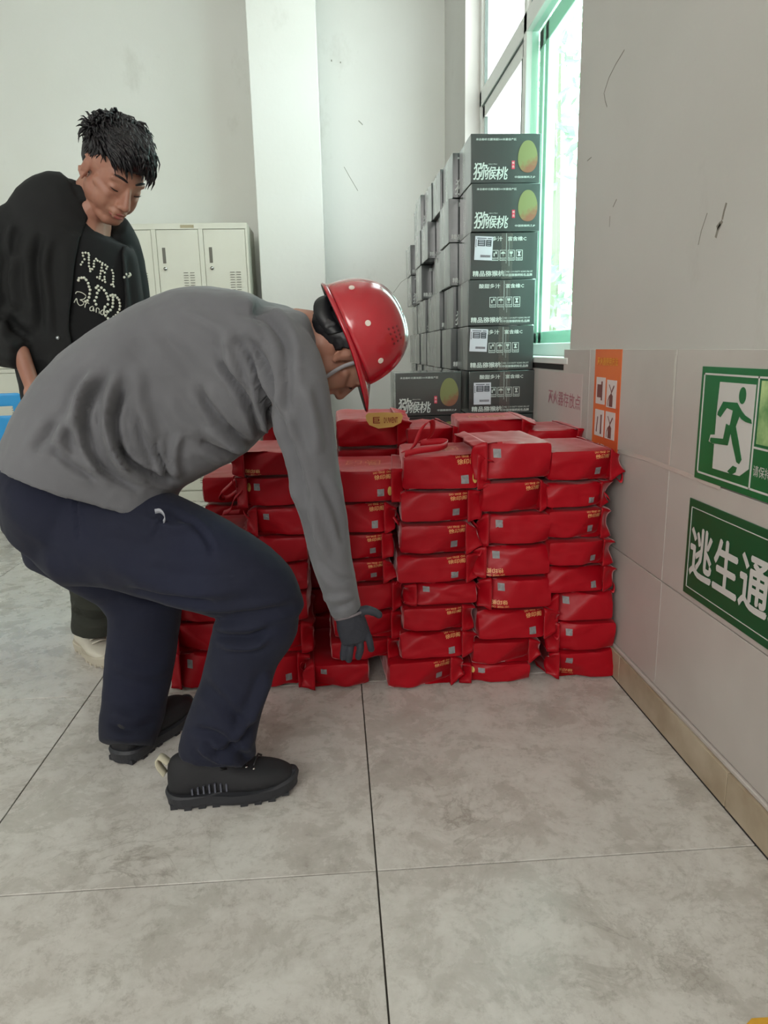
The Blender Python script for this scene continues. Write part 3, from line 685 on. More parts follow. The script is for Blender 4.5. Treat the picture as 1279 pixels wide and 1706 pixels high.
def bag_mouth(seed, h=BH, w=BW, L=.032):
    """crumpled open end: a sleeve of film running out past the box inside, its sides pinched in"""
    rr = random.Random(seed * 7 + 1); o = Vector((rr.uniform(0, 50), 0, rr.uniform(0, 50)))
    prof = []
    nS, nT = 12, 18
    for k in range(nS): prof.append((BD * k / nS * .999, -h / 2))
    for k in range(nT // 2): prof.append((BD, -h / 2 + h * k / (nT // 2)))
    for k in range(nS): prof.append((BD - BD * k / nS, h / 2))
    for k in range(nT // 2): prof.append((0, h / 2 - h * k / (nT // 2)))
    n = len(prof); V = []; Fc = []; m = 7; pinch = rr.uniform(.018, .046); sag = rr.uniform(-.012, .014); twist = rr.uniform(-.02, .02)
    shrink = rr.uniform(.55, .95)
    for i in range(m):
        s = i / (m - 1)
        for (y, z) in prof:
            t = z / (h / 2)
            yy, zz = y, z * (1 - (1 - shrink) * s) + sag * s * (1 - t) * .5
            if y < .02: yy += pinch * s * (1 - t * t) + .006 * s
            if y > BD - .02: yy -= pinch * s * (1 - t * t)
            x = w / 2 - .008 + (L + .008) * s * (1 + .25 * noise.noise(Vector((y * 8, z * 12, seed)))) + twist * s * t * .6
            c = Vector((x, yy, zz)); nv = noise.noise_vector(c * 22 + o)
            V.append(c + nv * .0075 * min(1, s * 2) + Vector((0, .0012, 0)) * (1 if y < .01 else 0) * (1 - s))
    for i in range(m - 1):
        for j in range(n): Fc.append((i * n + j, i * n + (j + 1) % n, (i + 1) * n + (j + 1) % n, (i + 1) * n + j))
    V = [Vector((v.x, v.y, max(-h * .49, min(h * .48, v.z)))) for v in V]
    me = mesh_of('bag_mouth', V, Fc); me = evaluated(me, [('SOLIDIFY', dict(thickness=.0012, offset=-1))]); me.shade_smooth(); me.name = 'bag_mouth'; return me
def ribbon(pts, w, up, th=.0012):
    pts = [Vector(p) for p in pts]
    for _ in range(2):
        q = [pts[0]]
        for a, b in zip(pts[:-1], pts[1:]): q += [a * .75 + b * .25, a * .25 + b * .75]
        pts = q + [pts[-1]]
    V = []; Fc = []; up = Vector(up).normalized()
    for i, p_ in enumerate(pts):
        t = (pts[min(i + 1, len(pts) - 1)] - pts[max(i - 1, 0)]).normalized(); s = up
        nn = t.cross(s).normalized() * th / 2
        V += [p_ - s * w / 2 - nn, p_ + s * w / 2 - nn, p_ + s * w / 2 + nn, p_ - s * w / 2 + nn]
    for i in range(len(pts) - 1):
        for j in range(4): Fc.append((4 * i + j, 4 * i + (j + 1) % 4, 4 * i + 4 + (j + 1) % 4, 4 * i + 4 + j))
    Fc += [(3, 2, 1, 0), tuple(4 * (len(pts) - 1) + j for j in range(4))]
    return V, Fc
def handle_mesh(kind):
    mb = MB(); x = BW / 2 + .018
    if kind == 0:   # hangs down at the front of the mouth
        mb.add(*ribbon([(x, .05, .0), (x + .022, .03, -.02), (x + .022, .02, -.042), (x + .014, .014, -.052), (x + .008, .03, -.044), (x + .01, .10, -.03)], .014, (0, .8, .3)))
    elif kind == 1:
        mb.add(*ribbon([(x, .10, .01), (x + .02, .08, -.01), (x + .026, .05, -.03), (x + .018, .03, -.02), (x, .04, .0)], .016, (0, .7, .7)))
    return mb.mesh('handle', True)
NV = 9
bodies = [bag_body(s) for s in range(NV)]; mouths = [bag_mouth(s) for s in range(NV)]; hands = [handle_mesh(0), handle_mesh(1)]
yP = -.0045
def print_meshes(seed):
    """front print that follows the soft front panel"""
    out = []
    bvh = None
    return out
_bvh = [bvhtree.BVHTree.FromPolygons([v.co for v in b.vertices], [tuple(p.vertices) for p in b.polygons]) for b in bodies]
def drape(V, k, lift=.0005, axis='y'):
    r = []
    for v in V:
        if axis == 'y': hit = _bvh[k].ray_cast(Vector((v.x, -.1, v.z)), Vector((0, 1, 0))); r.append(Vector((v.x, (hit[0].y if hit[0] else 0) - lift + v.y, v.z)))
        else: hit = _bvh[k].ray_cast(Vector((v.x, v.y, .2)), Vector((0, 0, -1))); r.append(Vector((v.x, v.y, (hit[0].z if hit[0] else BH / 2) + lift + v.z)))
    return r
def textbits(k):
    mb = MB(); add_text(mb, 'LAO YINGE  CHA', (.063, 0, .0355), .052, .0055, bold=.01); add_text(mb, '徐印阁', (.064, 0, .0235), .048, .0125, bold=.012)
    pr = mesh_of('gold_lettering', drape(mb.v, k), mb.f)
    n = 5; V = [Vector((.048 + .020 * i / n, 0, -.028 + .020 * j / n)) for i in range(n + 1) for j in range(n + 1)]
    Fc = [(i * (n + 1) + j, (i + 1) * (n + 1) + j, (i + 1) * (n + 1) + j + 1, i * (n + 1) + j + 1) for i in range(n) for j in range(n)]
    pt = mesh_of('code_patch', drape(V, k, .0007), Fc)
    V = [Vector((.085, 0, -.016))]; Fc = []
    for q in range(16): V.append(Vector((.085 + .0065 * math.cos(q * math.pi / 8), 0, -.016 + .013 * math.sin(q * math.pi / 8))))
    for q in range(16): Fc.append((0, 1 + q, 1 + (q + 1) % 16))
    ov = mesh_of('gold_oval', drape(V, k, .0008), Fc)
    mb = MB(); add_text(mb, '印阁', (0, .16, 0), .11, .10, (1, 0, 0), (0, 1, 0), res=1, bold=0)
    tpp = mesh_of('top_print', drape(mb.v, k, .0005, 'z'), mb.f)
    return pr, pt, ov, tpp
prints = [textbits(k) for k in range(NV)]
# front-row bags: (x0, x1, top, bottom) in the photograph, open end (R/L/N), print flags: t text, q patch, o oval, p top print, h handle, extra yaw in degrees
YF = .755
rows_ = {
 'A': (.76, [(918, 1022, 748, 804, 'R', 'tqh', 0), (912, 1006, 806, 848, 'R', 'qh', 0), (914, 1006, 848, 900, 'R', 'tq', 0), (914, 1008, 900, 945, 'R', 'q', 0), (914, 1010, 944, 990, 'R', 'qh', 0), (928, 1022, 990, 1038, 'L', 'q', 0), (928, 1026, 1037, 1086, 'L', 'qh', 0), (928, 1026, 1086, 1136, 'L', 'qt', 0)], 'front stack beside the tiled wall'),
 'B': (.757, [(806, 919, 735, 800, 'L', 'q', 3), (803, 905, 797, 856, 'R', 'th', 3), (810, 918, 855, 910, 'L', 'qh', 1), (806, 917, 909, 963, 'L', 'qt', 2), (815, 919, 962, 1016, 'L', 'qth', 1), (797, 910, 1014, 1066, 'R', 'tqh', -3), (788, 884, 1062, 1108, 'R', 'h', -2), (782, 884, 1106, 1147, 'L', 'qo', -3)], 'second front stack from the wall'),
 'C': (.755, [(672, 800, 757, 818, 'R', 'tqop', -4), (668, 784, 818, 872, 'R', 'tq', -3), (668, 780, 873, 926, 'R', 'tqh', -3), (662, 782, 926, 974, 'R', 'tqh', -3), (690, 795, 970, 1010, 'L', 'qh', 1), (672, 774, 1009, 1054, 'R', 't', 0), (668, 774, 1052, 1098, 'R', 'tq', 0), (648, 756, 1096, 1147, 'R', 'tqh', 3)], 'third front stack from the wall'),
 'D': (.78, [(546, 656, 782, 838, 'R', 'tqoph', -5), (545, 644, 836, 890, 'R', 'tqh', -4), (545, 640, 890, 934, 'R', 'qt', -4), (545, 642, 934, 974, 'R', 'tqh', -3), (556, 658, 974, 1022, 'R', '', 0), (556, 656, 1022, 1068, 'R', '', 0), (552, 650, 1066, 1102, 'R', '', 0), (520, 614, 1094, 1138, 'L', 'qh', 3)], 'stack behind the gloved hand'),
 'E': (.80, [(402, 505, 752, 795, 'L', 'th', 2), (408, 508, 795, 845, 'L', 'qoh', 2), (425, 518, 845, 894, 'L', 'qh', 2), (410, 512, 894, 940, 'L', '', 0), (410, 512, 940, 988, 'L', '', 0), (410, 512, 988, 1040, 'L', '', 0), (404, 506, 1040, 1092, 'R', '', 0), (402, 500, 1090, 1140, 'R', 'qh', 0)], 'stack behind the grey sleeve'),
 'F': (.82, [(292, 400, 894, 942, 'L', '', 0), (296, 400, 942, 990, 'L', '', 0), (290, 396, 990, 1038, 'L', '', 0), (292, 396, 1036, 1090, 'L', 'h', 0), (296, 392, 1090, 1142, 'L', 'q', 0)], 'low leftmost front stack'),
}
OT = ['topmost', 'second down', 'third down', 'fourth down', 'fifth down', 'sixth down', 'seventh down', 'lowest']
rg = random.Random(5); vi = 0
def red_bag(cx, Yf, z0, z1, side, flags, yaw, label, group, sx=1.0, k=None, pitch=0.0, sy=1.0):
    global vi
    if k is None: k = vi % NV; vi += 1
    e = empty('gift_bag', (cx, Yf, (z0 + z1) / 2), (pitch, math.pi if side == 'L' else 0, math.radians(yaw)))
    e.scale = (sx, sy, (z1 - z0) / BH); tag(e, label, 'bag', group)
    link('bag_body', bodies[k], M_bag, e); link('bag_mouth', mouths[(k * 4 + 1) % NV], M_bag, e)
    pr, pt, ov, tpp = prints[k]
    if 't' in flags: link('gold_lettering', pr, M_gold, e)
    if 'q' in flags: tag(link('code_patch', pt, M_patch, e), 'grey square printed patch')
    if 'o' in flags: link('gold_oval', ov, M_gold2, e)
    if 'p' in flags: link('top_print', tpp, M_faint, e)
    if 'h' in flags: link('handle', hands[k % 2], M_bag2, e)
    return e
ROWINFO = {}
for nm, (Yf, lst, where) in rows_.items():
    zt = None; zs = []
    for (x0, x1, yt, yb, *_r) in lst: zs.append((at((x0 + x1) / 2, yt, Yf).z, at((x0 + x1) / 2, yb, Yf).z))
    # make the stack continuous down to the floor
    n = len(lst); bots = [z[1] for z in zs]; bots[-1] = 0.0
    tops = [zs[0][0]] + bots[:-1]
    for i, (x0, x1, yt, yb, side, fl, yaw) in enumerate(lst):
        ym = (yt + yb) / 2; a = at(x0, ym, Yf).x; b = at(x1, ym, Yf).x
        det = {'R': ', mouth right', 'L': ', mouth left', 'N': ''}[side]
        pos = OT[i] if i < n - 1 else 'lowest'
        red_bag((a + b) / 2, Yf + rg.uniform(-.004, .006), bots[i], tops[i], side, fl, yaw + rg.uniform(-1, 1),
                'red gift bag, %s in the %s%s' % (pos, where, det), 'red gift bags in the front row of stacks', (b - a) / BW)
    ROWINFO[nm] = (tops[0], lst)
# loose handles standing up on the top bag of the third stack
# second row of stacks behind: only the tops show
def back_stack(x0, x1, Yf, ztop, n, labels, flags='p', yaw=0, side='R', pitch=0.0, sy=1.0, hid=''):
    h = ztop / n
    hid = {.355: 'under the tall carton stack', .585: 'nearest the tiled wall', .185: 'behind the third front stack', -.045: 'below the gold badge bag', -.26: 'behind the bending man head', -.5: 'behind the bent thigh', -.7: 'at the far left end'}[x0]
    for i in range(n):
        top = i == n - 1
        red_bag((x0 + x1) / 2, Yf, i * h, (i + 1) * h - .0005, side, flags if top else '', yaw if top else 0,
                labels if top else 'red gift bag, hidden %s layer of the second-row stack %s' % (['lowest', 'second', 'third', 'fourth', 'fifth', 'sixth', 'seventh', 'eighth', 'ninth'][i], hid),
                'red gift bags in the second row of stacks', (x1 - x0) / BW, pitch=pitch if top else 0, sy=sy)
back_stack(.355, .575, 1.13, .765, 8, 'red gift bag behind the front row, just below the carton with the white label', 'p', -4, sy=.95)
back_stack(.585, .765, 1.13, .725, 8, 'red gift bag in the second row beside the tiled wall, mostly hidden', '', 0)
back_stack(.185, .345, 1.14, .745, 8, 'red gift bag behind the loose handles, below the kiwi picture carton', '', 4)
back_stack(-.045, .160, 1.14, .775, 8, 'red gift bag with a large gold oval badge, behind and above the front row', '', 0, pitch=.05)
back_stack(-.260, -.065, 1.15, .77, 8, 'dark red gift bag just right of the face of the bending man', '', 4, 'L')
back_stack(-.50, -.30, 1.16, .60, 6, 'red gift bag lying flat with its strap raised, behind the bent thigh', 'h', 0, 'R')
# gold badge on the raised bag
bz = .775; gb = MB(); yb_ = 1.1355
pts = [(at(x, y, yb_)) for x, y in ((609, 692), (613, 688), (640, 687), (668, 688), (671, 693), (668, 704), (655, 711), (630, 714), (615, 708), (610, 700))]
gb.poly(pts[::-1], (0, -1, 0), .0012); o = gb.build('gold_badge', M_gold2)
gt = MB(); q = at(627, 700, yb_ - .0016); add_text(gt, '巨', q, .022, .020, bold=.02); q = at(651, 700, yb_ - .0016); add_text(gt, 'DUWENT', q, .045, .018, bold=.015)
gt = gt.build('badge_lettering', mat('badge_red', rgb(150, 30, 24), .5), o)
for ob in bpy.data.objects:
    if ob.get('label', '').startswith('red gift bag with a large gold oval'): host = ob
bpy.context.view_layer.update()
o.parent = host; o.matrix_parent_inverse = host.matrix_world.inverted()
# raised handle loops
def loose_handle(hostlabel, pts, w, up):
    V, Fc = ribbon(pts, w, up, .002); me = mesh_of('handle', V, Fc, True); ob = link('handle', me, M_bag2)
    for h_ in bpy.data.objects:
        if h_.get('label', '').startswith(hostlabel): ob.parent = h_; ob.matrix_parent_inverse = h_.matrix_world.inverted(); break
L1 = 'red gift bag, topmost in the third front stack'
zt = ROWINFO['C'][0]
loose_handle(L1, [at(672, 752, .80), at(690, 747, .80), at(700, 715, .82), at(716, 699, .84), at(722, 704, .88), at(718, 730, .94), at(700, 735, .96)], .020, (.75, .5, .3))
loose_handle(L1, [at(674, 756, .775), at(700, 750, .79), at(735, 746, .82), at(748, 738, .87), at(738, 734, .90), at(700, 738, .93)], .018, (.1, .25, 1))
L2 = 'red gift bag, topmost in the stack behind the grey sleeve'
loose_handle(L2, [at(402, 786, .83), at(385, 806, .9), at(362, 826, .98), at(376, 832, 1.05), at(398, 815, .98)], .02, (.3, .6, .6))
loose_handle('red gift bag, second down in the stack behind the grey', [at(404, 815, .82), at(388, 832, .84), at(386, 850, .88), at(366, 856, .95), at(400, 852, .95)], .016, (.2, .6, .6))
# ------------------------------------------------------------------ figures: lofted limbs fused by a voxel remesh
def catmull(P, n):
    P = np.array(P, float); k = len(P); out = []
    for i in range(k - 1):
        p0 = P[max(i - 1, 0)]; p1 = P[i]; p2 = P[i + 1]; p3 = P[min(i + 2, k - 1)]
        for j in range(n):
            t = j / n; out.append(.5 * ((2 * p1) + (-p0 + p2) * t + (2 * p0 - 5 * p1 + 4 * p2 - p3) * t * t + (-p0 + 3 * p1 - 3 * p2 + p3) * t ** 3))
    out.append(P[-1]); return np.array(out)
def loft(st, n=24, sub=4, cap=.35, expo=2.0):
    """st: (px, py, Y, half width in px, half depth in m[, lean]) -> closed tube; widths are read square to the path"""
    rows_ = []
    for s in st:
        c = at(s[0], s[1], s[2]); rows_.append([c.x, c.y, c.z, s[3] * pxs(c), s[4]])
    return loft3(rows_, n, sub, cap, expo)
def loft3(rows_, n=24, sub=4, cap=.35, expo=2.0):
    R = catmull(rows_, sub); V = []; Fc = []
    k = len(R)
    for i in range(k):
        c = Vector(R[i][:3]); t = Vector(R[min(i + 1, k - 1)][:3]) - Vector(R[max(i - 1, 0)][:3]); t.normalize()
        view = (c - CAM).normalized(); a = t.cross(view).normalized(); b = a.cross(t).normalized()
        hw, hd = max(R[i][3], .002), max(R[i][4], .002)
        for j in range(n):
            th = 2 * math.pi * j / n; cx, sx = math.cos(th), math.sin(th)
            ex = 2 / expo
            V.append(c + a * hw * math.copysign(abs(cx) ** ex, cx) + b * hd * math.copysign(abs(sx) ** ex, sx))
    for i in range(k - 1):
        for j in range(n): Fc.append((i * n + j, i * n + (j + 1) % n, (i + 1) * n + (j + 1) % n, (i + 1) * n + j))
    for end, sgn in ((0, -1), (k - 1, 1)):
        c = Vector(R[end][:3]); c2 = Vector(R[end - 1][:3]) if end else Vector(R[1][:3]); t = (c - c2).normalized() * cap * min(R[end][3], R[end][4])
        base = end * n; ring2 = len(V)
        for j in range(n): V.append(c + (V[base + j] - c) * .72 + t * .7)
        V.append(c + t); top = len(V) - 1
        for j in range(n):
            q = (base + j, base + (j + 1) % n, ring2 + (j + 1) % n, ring2 + j); r = (ring2 + j, ring2 + (j + 1) % n, top)
            if sgn < 0: q = q[::-1]; r = r[::-1]
            Fc.append(q); Fc.append(r)
    return V, Fc
def fuse(parts, voxel, smooth=3, name='m', factor=.5):
    mb = MB()
    for V, Fc in parts: mb.add(V, Fc)
    me = mb.mesh(name); bm = bmesh.new(); bm.from_mesh(me); bmesh.ops.recalc_face_normals(bm, faces=bm.faces); bm.to_mesh(me); bm.free()
    mods = [('REMESH', dict(mode='VOXEL', voxel_size=voxel, use_smooth_shade=True))]
    if smooth: mods.append(('SMOOTH', dict(iterations=smooth, factor=factor)))
    r = evaluated(me, mods); r.name = name; return r
def coords(me):
    a = np.empty(len(me.vertices) * 3); me.vertices.foreach_get('co', a); return a.reshape(-1, 3)
def normals(me):
    a = np.empty(len(me.vertices) * 3); me.vertices.foreach_get('normal', a); return a.reshape(-1, 3)
def setco(me, a): me.vertices.foreach_set('co', a.reshape(-1)); me.update()
def folds(me, curves, side=1, depthtest=None):
    """cloth folds: each curve is ([(px,py),...], width_px, height_m); pushes the camera-side surface in or out along it"""
    co = coords(me); nm = normals(me); x, y = project_np(co); view = co - np.array(CAM); view /= np.linalg.norm(view, axis=1)[:, None]
    facing = np.clip(-(nm * view).sum(1) * 2.2 + .15, 0, 1); disp = np.zeros(len(co))
    for pts, w, h in curves:
        P_ = catmull(pts, 5); best = np.full(len(co), 1e9); tt = np.zeros(len(co)); K = len(P_)
        for i in range(K - 1):
            a = P_[i]; b = P_[i + 1]; d = b - a; L2 = (d ** 2).sum() + 1e-9
            t = np.clip(((x - a[0]) * d[0] + (y - a[1]) * d[1]) / L2, 0, 1)
            dist = np.hypot(x - (a[0] + t * d[0]), y - (a[1] + t * d[1])); m = dist < best
            best[m] = dist[m]; tt[m] = (i + t[m]) / (K - 1)
        taper = np.clip(np.sin(np.pi * np.clip(tt, .02, .98)) * 1.6, 0, 1)
        disp += 1.35 * h * taper * (np.exp(-(best / w) ** 2) - .45 * np.exp(-((best - 2.0 * w) / w) ** 2))
    co = co + nm * (disp * facing)[:, None]; setco(me, co)
def ripple(me, amp, scale, seed=0, stretch=(1, 1, 1)):
    co = coords(me); nm = normals(me); out = co.copy()
    for i in range(len(co)):
        c = Vector((co[i][0] * stretch[0], co[i][1] * stretch[1], co[i][2] * stretch[2])) * scale + Vector((seed, 0, 0))
        out[i] += nm[i] * amp * (noise.noise(c) + .5 * (1 - 2 * abs(noise.noise(c * 1.7))))
    setco(me, out)
def cut(me, test):
    """delete vertices for which test(px, py, co) is true"""
    co = coords(me); x, y = project_np(co); kill = test(x, y, co)
    bm = bmesh.new(); bm.from_mesh(me); bm.verts.ensure_lookup_table()
    bmesh.ops.delete(bm, geom=[bm.verts[i] for i in np.nonzero(kill)[0]], context='VERTS'); bm.to_mesh(me); bm.free(); me.update()
def smooth_rim(me, it=12):
    bm = bmesh.new(); bm.from_mesh(me)
    rim = [v for v in bm.verts if v.is_boundary]
    for _ in range(it):
        new = {}
        for v in rim:
            nb = [e.other_vert(v) for e in v.link_edges if e.is_boundary]
            if len(nb) == 2: new[v] = v.co * .4 + (nb[0].co + nb[1].co) * .3
        for v, c in new.items(): v.co = c
    bm.to_mesh(me); bm.free(); me.update()
def inpoly(x, y, poly):
    r = np.zeros(len(x), bool); n = len(poly)
    for i in range(n):
        x1, y1 = poly[i]; x2, y2 = poly[(i + 1) % n]
        c = ((y1 > y) != (y2 > y)) & (x < (x2 - x1) * (y - y1) / (y2 - y1 + 1e-12) + x1); r ^= c
    return r
def xf(V, M): return [M @ Vector(v) for v in V]
def frame(fwd, up_hint, origin, scale=1.0):
    """head frame: x face direction, y the figure's left, z crown"""
    f = Vector(fwd).normalized(); l = Vector(up_hint).cross(f).normalized(); u = f.cross(l)
    M = Matrix((f, l, u)).transposed().to_4x4(); return Matrix.Translation(Vector(origin)) @ M @ Matrix.Scale(scale, 4)
def ellip(c, r, n=20, rot=None):
    mb = MB(); mb.ball((0, 0, 0), r, n); V = mb.v
    if rot: R_ = Matrix.Rotation(rot[1], 3, rot[0]); V = [R_ @ v for v in V]
    c = Vector(c); return [v + c for v in V], mb.f
def capsule(a, b, r0, r1, n=12):
    a = Vector(a); b = Vector(b); mb = MB(); d = (b - a); L = d.length; t = d / L
    rows_ = []
    for k in range(5): ph = math.pi / 2 * (1 - k / 4); rows_.append((a - t * r0 * math.sin(ph), r0 * max(math.cos(ph), .02)))
    for k in range(5): ph = math.pi / 2 * k / 4; rows_.append((b + t * r1 * math.sin(ph), r1 * max(math.cos(ph), .02)))
    mb.tube([r[0] for r in rows_], [r[1] for r in rows_], n); return mb.v, mb.f
def head_parts():
    """life-size head, origin at its centre (eye level), face towards +x"""
    P_ = []
    P_.append(ellip((-.018, 0, .035), (.094, .074, .082), 28))          # cranium
    P_.append(ellip((.022, 0, .012), (.066, .062, .075), 24))           # forehead / face block
    P_.append(ellip((.028, 0, -.048), (.058, .055, .058), 24))          # lower face
    for s in (-1, 1): P_.append(ellip((.040, s * .030, -.040), (.036, .032, .044), 18)); P_.append(ellip((.010, s * .036, -.045), (.045, .032, .042), 18))
    P_.append(capsule((.058, -.012, -.094), (.058, .012, -.094), .019, .019))  # chin
    for s in (-1, 1):
        P_.append(capsule((-.010, s * .050, -.050), (.05, s * .024, -.090), .016, .017))   # jaw line
        P_.append(capsule((.058, s * .036, -.026), (.03, s * .056, -.012), .017, .015))     # cheekbone
        P_.append(capsule((.079, s * .014, .026), (.068, s * .044, .024), .0085, .008))     # brow
        P_.append(ellip((.066, s * .031, .001), (.0155, .0165, .0115), 14))                    # eyeball under the lid
    P_.append(capsule((.083, 0, .012), (.104, 0, -.030), .0075, .0115))  # nose bridge
    P_.append(capsule((.070, 0, .004), (.082, 0, -.040), .013, .016)); P_.append(capsule((.086, 0, -.004), (.090, 0, -.032), .009, .012))
    P_.append(ellip((.103, 0, -.034), (.012, .0115, .010), 14))
    for s in (-1, 1): P_.append(ellip((.094, s * .0125, -.037), (.011, .0075, .0075), 12))
    P_.append(ellip((.078, 0, -.058), (.018, .027, .012), 14))           # mouth mound
    P_.append(capsule((.088, -.016, -.0595), (.088, .016, -.0595), .0055, .0055)) # upper lip
    P_.append(capsule((.086, -.013, -.071), (.086, .013, -.071), .0062, .0062))   # lower lip
    return P_
def ear_parts(s):
    P_ = []; c = Vector((-.012, s * .073, -.006)); pr = None
    for k in range(13):
        th = math.radians(-150 + k * 24); rr = (.017 + .003 * math.sin(th)); q = c + Vector((rr * math.cos(th) * .85 - .006 * 1, s * (.003 - .006 * math.cos(th)), .027 * math.sin(th) + .001))
        if pr is not None and k < 12: P_.append(capsule(pr, q, .0042, .0042, 8))
        pr = q
    P_.append(ellip(c + Vector((-.006, s * .001, .0)), (.014, .006, .023), 12)); P_.append(ellip(c + Vector((.002, s * .003, -.026)), (.008, .005, .010), 10))
    P_.append(capsule(c + Vector((-.002, s * .007, .012)), c + Vector((-.006, s * .007, -.014)), .0033, .0033, 8))
    return P_

M_skin = mat('skin', rgb(166, 120, 100), 0.5, col2=rgb(154, 106, 88), nscale=18, bump=.08, bscale=300, bdist=.0006)
M_skin.node_tree.nodes['Principled BSDF'].inputs['Subsurface Weight'].default_value = .15
M_skin.node_tree.nodes['Principled BSDF'].inputs['Subsurface Radius'].default_value = (.012, .005, .003)
M_lip = mat('lips', rgb(150, 84, 76), .45); M_hair = mat('black_hair', rgb(22, 22, 26), .42, col2=rgb(34, 30, 32), nscale=40, spec=.4)
M_shirt = mat('grey_cotton', rgb(104, 104, 108), 0.9, col2=rgb(96, 96, 100), nscale=5, bump=.25, bscale=380, bdist=.0008, sheen=.15)
M_navy = mat('navy_trouser_cloth', rgb(15, 20, 44), 0.88, col2=rgb(12, 16, 36), nscale=4, bump=.25, bscale=420, bdist=.0008, sheen=.03)
M_boot = mat('black_boot_upper', rgb(26, 26, 30), .75, bump=.3, bscale=260, bdist=.001); M_sole = mat('dark_rubber_sole', rgb(40, 41, 46), .6)
M_glove = mat('dark_work_glove', rgb(36, 38, 46), .7, col2=rgb(44, 46, 56), nscale=30, bump=.25, bscale=300, bdist=.001)
M_helmet = mat('red_helmet', rgb(176, 14, 36), 0.2, coat=.8, spec=.6, col2=rgb(164, 10, 30), nscale=4)
M_black = mat('black_plastic', rgb(18, 18, 22), .5)

# ================================================================== the bending worker
root = empty('person', (-.42, .38, 0))
tag(root, 'man in a red helmet, grey long-sleeved top and navy trousers bending to reach down', 'person')
def own(name, me, m, par):
    ob = link(name, me, m); ob.parent = par; ob.matrix_parent_inverse = Matrix.Translation(-Vector(par.location)) if par.type == 'EMPTY' else Matrix.Identity(4)
    return ob
Yc = .42
# --- top: torso + sleeves
torso = loft([(149, 803, .432, 140, .205), (162, 766, .435, 139, .198), (184, 728, .438, 139, .188), (216, 697, .44, 141, .178), (262, 668, .44, 143, .175), (312, 640, .44, 144, .172), (366, 616, .44, 138, .175),
              (420, 600, .43, 116, .185), (466, 588, .43, 88, .19), (498, 575, .42, 62, .15), (518, 572, .42, 44, .095)], 40, 5, .03, 2.9)
armR = loft([(448, 560, .34, 52, .075), (474, 600, .30, 58, .078), (494, 650, .27, 54, .074), (506, 705, .26, 49, .068), (520, 770, .255, 43, .062), (535, 845, .25, 39.5, .056), (550, 915, .25, 35, .05), (563, 970, .255, 31, .044), (574, 1008, .26, 27, .038), (578, 1020, .26, 26, .035)], 28, 5, .1)
armL = loft([(470, 585, .56, 44, .07), (492, 640, .60, 46, .07), (512, 710, .63, 40, .062), (530, 800, .65, 34, .052), (545, 890, .66, 28, .044), (552, 960, .665, 22, .036)], 24, 4, .1)
collar = loft([(500, 572, .42, 50, .10), (520, 568, .42, 40, .082), (528, 566, .42, 35, .07)], 28, 3, .05)
shirt = fuse([torso, armR, armL, collar], .0065, 4, 'grey_top')
folds(shirt, [
 # around the armpit and shoulder
 ([(392, 556), (418, 600), (436, 650), (446, 700), (448, 738)], 5, -.020), ([(400, 560), (425, 580), (448, 625), (455, 680), (452, 730)], 7, -.013),
 ([(362, 600), (395, 640), (420, 690), (438, 735)], 6, -.018), ([(330, 640), (350, 680), (385, 720), (420, 745)], 7, -.014),
 ([(330, 735), (370, 755), (410, 752)], 6, -.012), ([(375, 560), (385, 600), (410, 650)], 8, .010), ([(412, 610), (428, 655), (440, 705)], 6, .012),
 ([(340, 712), (375, 735), (415, 742)], 7, .010),
 ([(385, 515), (440, 530), (470, 560), (490, 600)], 9, -.006), ([(430, 510), (470, 560), (480, 640), (468, 720)], 8, -.009),
 # waist and hem gathers
 ([(175, 625), (150, 665), (142, 710), (165, 765), (200, 800)], 9, -.018), ([(195, 620), (182, 670), (178, 715), (200, 770), (245, 805)], 7, .020), ([(163, 620), (138, 655), (126, 700), (140, 745)], 8, .014),
 ([(205, 650), (190, 700), (200, 745), (225, 790)], 6, -.014), ([(120, 690), (100, 730), (110, 765)], 9, .010), ([(140, 740), (175, 785), (230, 815)], 5, -.012), ([(80, 735), (120, 775), (165, 800)], 6, -.010),
 ([(190, 735), (215, 770), (262, 795), (290, 800)], 6, -.020), ([(228, 690), (240, 740), (262, 780)], 7, -.010), ([(258, 735), (266, 765), (285, 800)], 4, -.014), ([(300, 720), (290, 760), (296, 800)], 7, .008),
 ([(95, 700), (70, 735), (60, 755)], 8, -.008), ([(240, 600), (228, 650), (240, 700), (262, 735)], 12, .008), ([(270, 560), (300, 590), (330, 640)], 12, -.005), ([(215, 560), (235, 600), (240, 640)], 14, -.006),
 ([(300, 520), (350, 540), (400, 575)], 12, .005), ([(280, 660), (300, 700), (330, 725)], 12, .005),
 # sleeve
 ([(470, 700), (490, 760), (505, 830), (520, 900)], 7, -.010), ([(505, 640), (520, 700), (530, 760)], 9, .008), ([(485, 800), (520, 870), (548, 930)], 8, .009), ([(530, 790), (560, 850), (575, 910)], 7, -.006),
 ([(528, 930), (555, 960), (590, 970)], 6, -.005), ([(520, 985), (550, 1000), (592, 990)], 5, .005), ([(545, 1016), (570, 1012), (590, 1002)], 3, -.004), ([(462, 655), (480, 700), (492, 750)], 6, .008)])
ripple(shirt, .0022, 14, 3); 
own('grey_top', shirt, M_shirt, root)
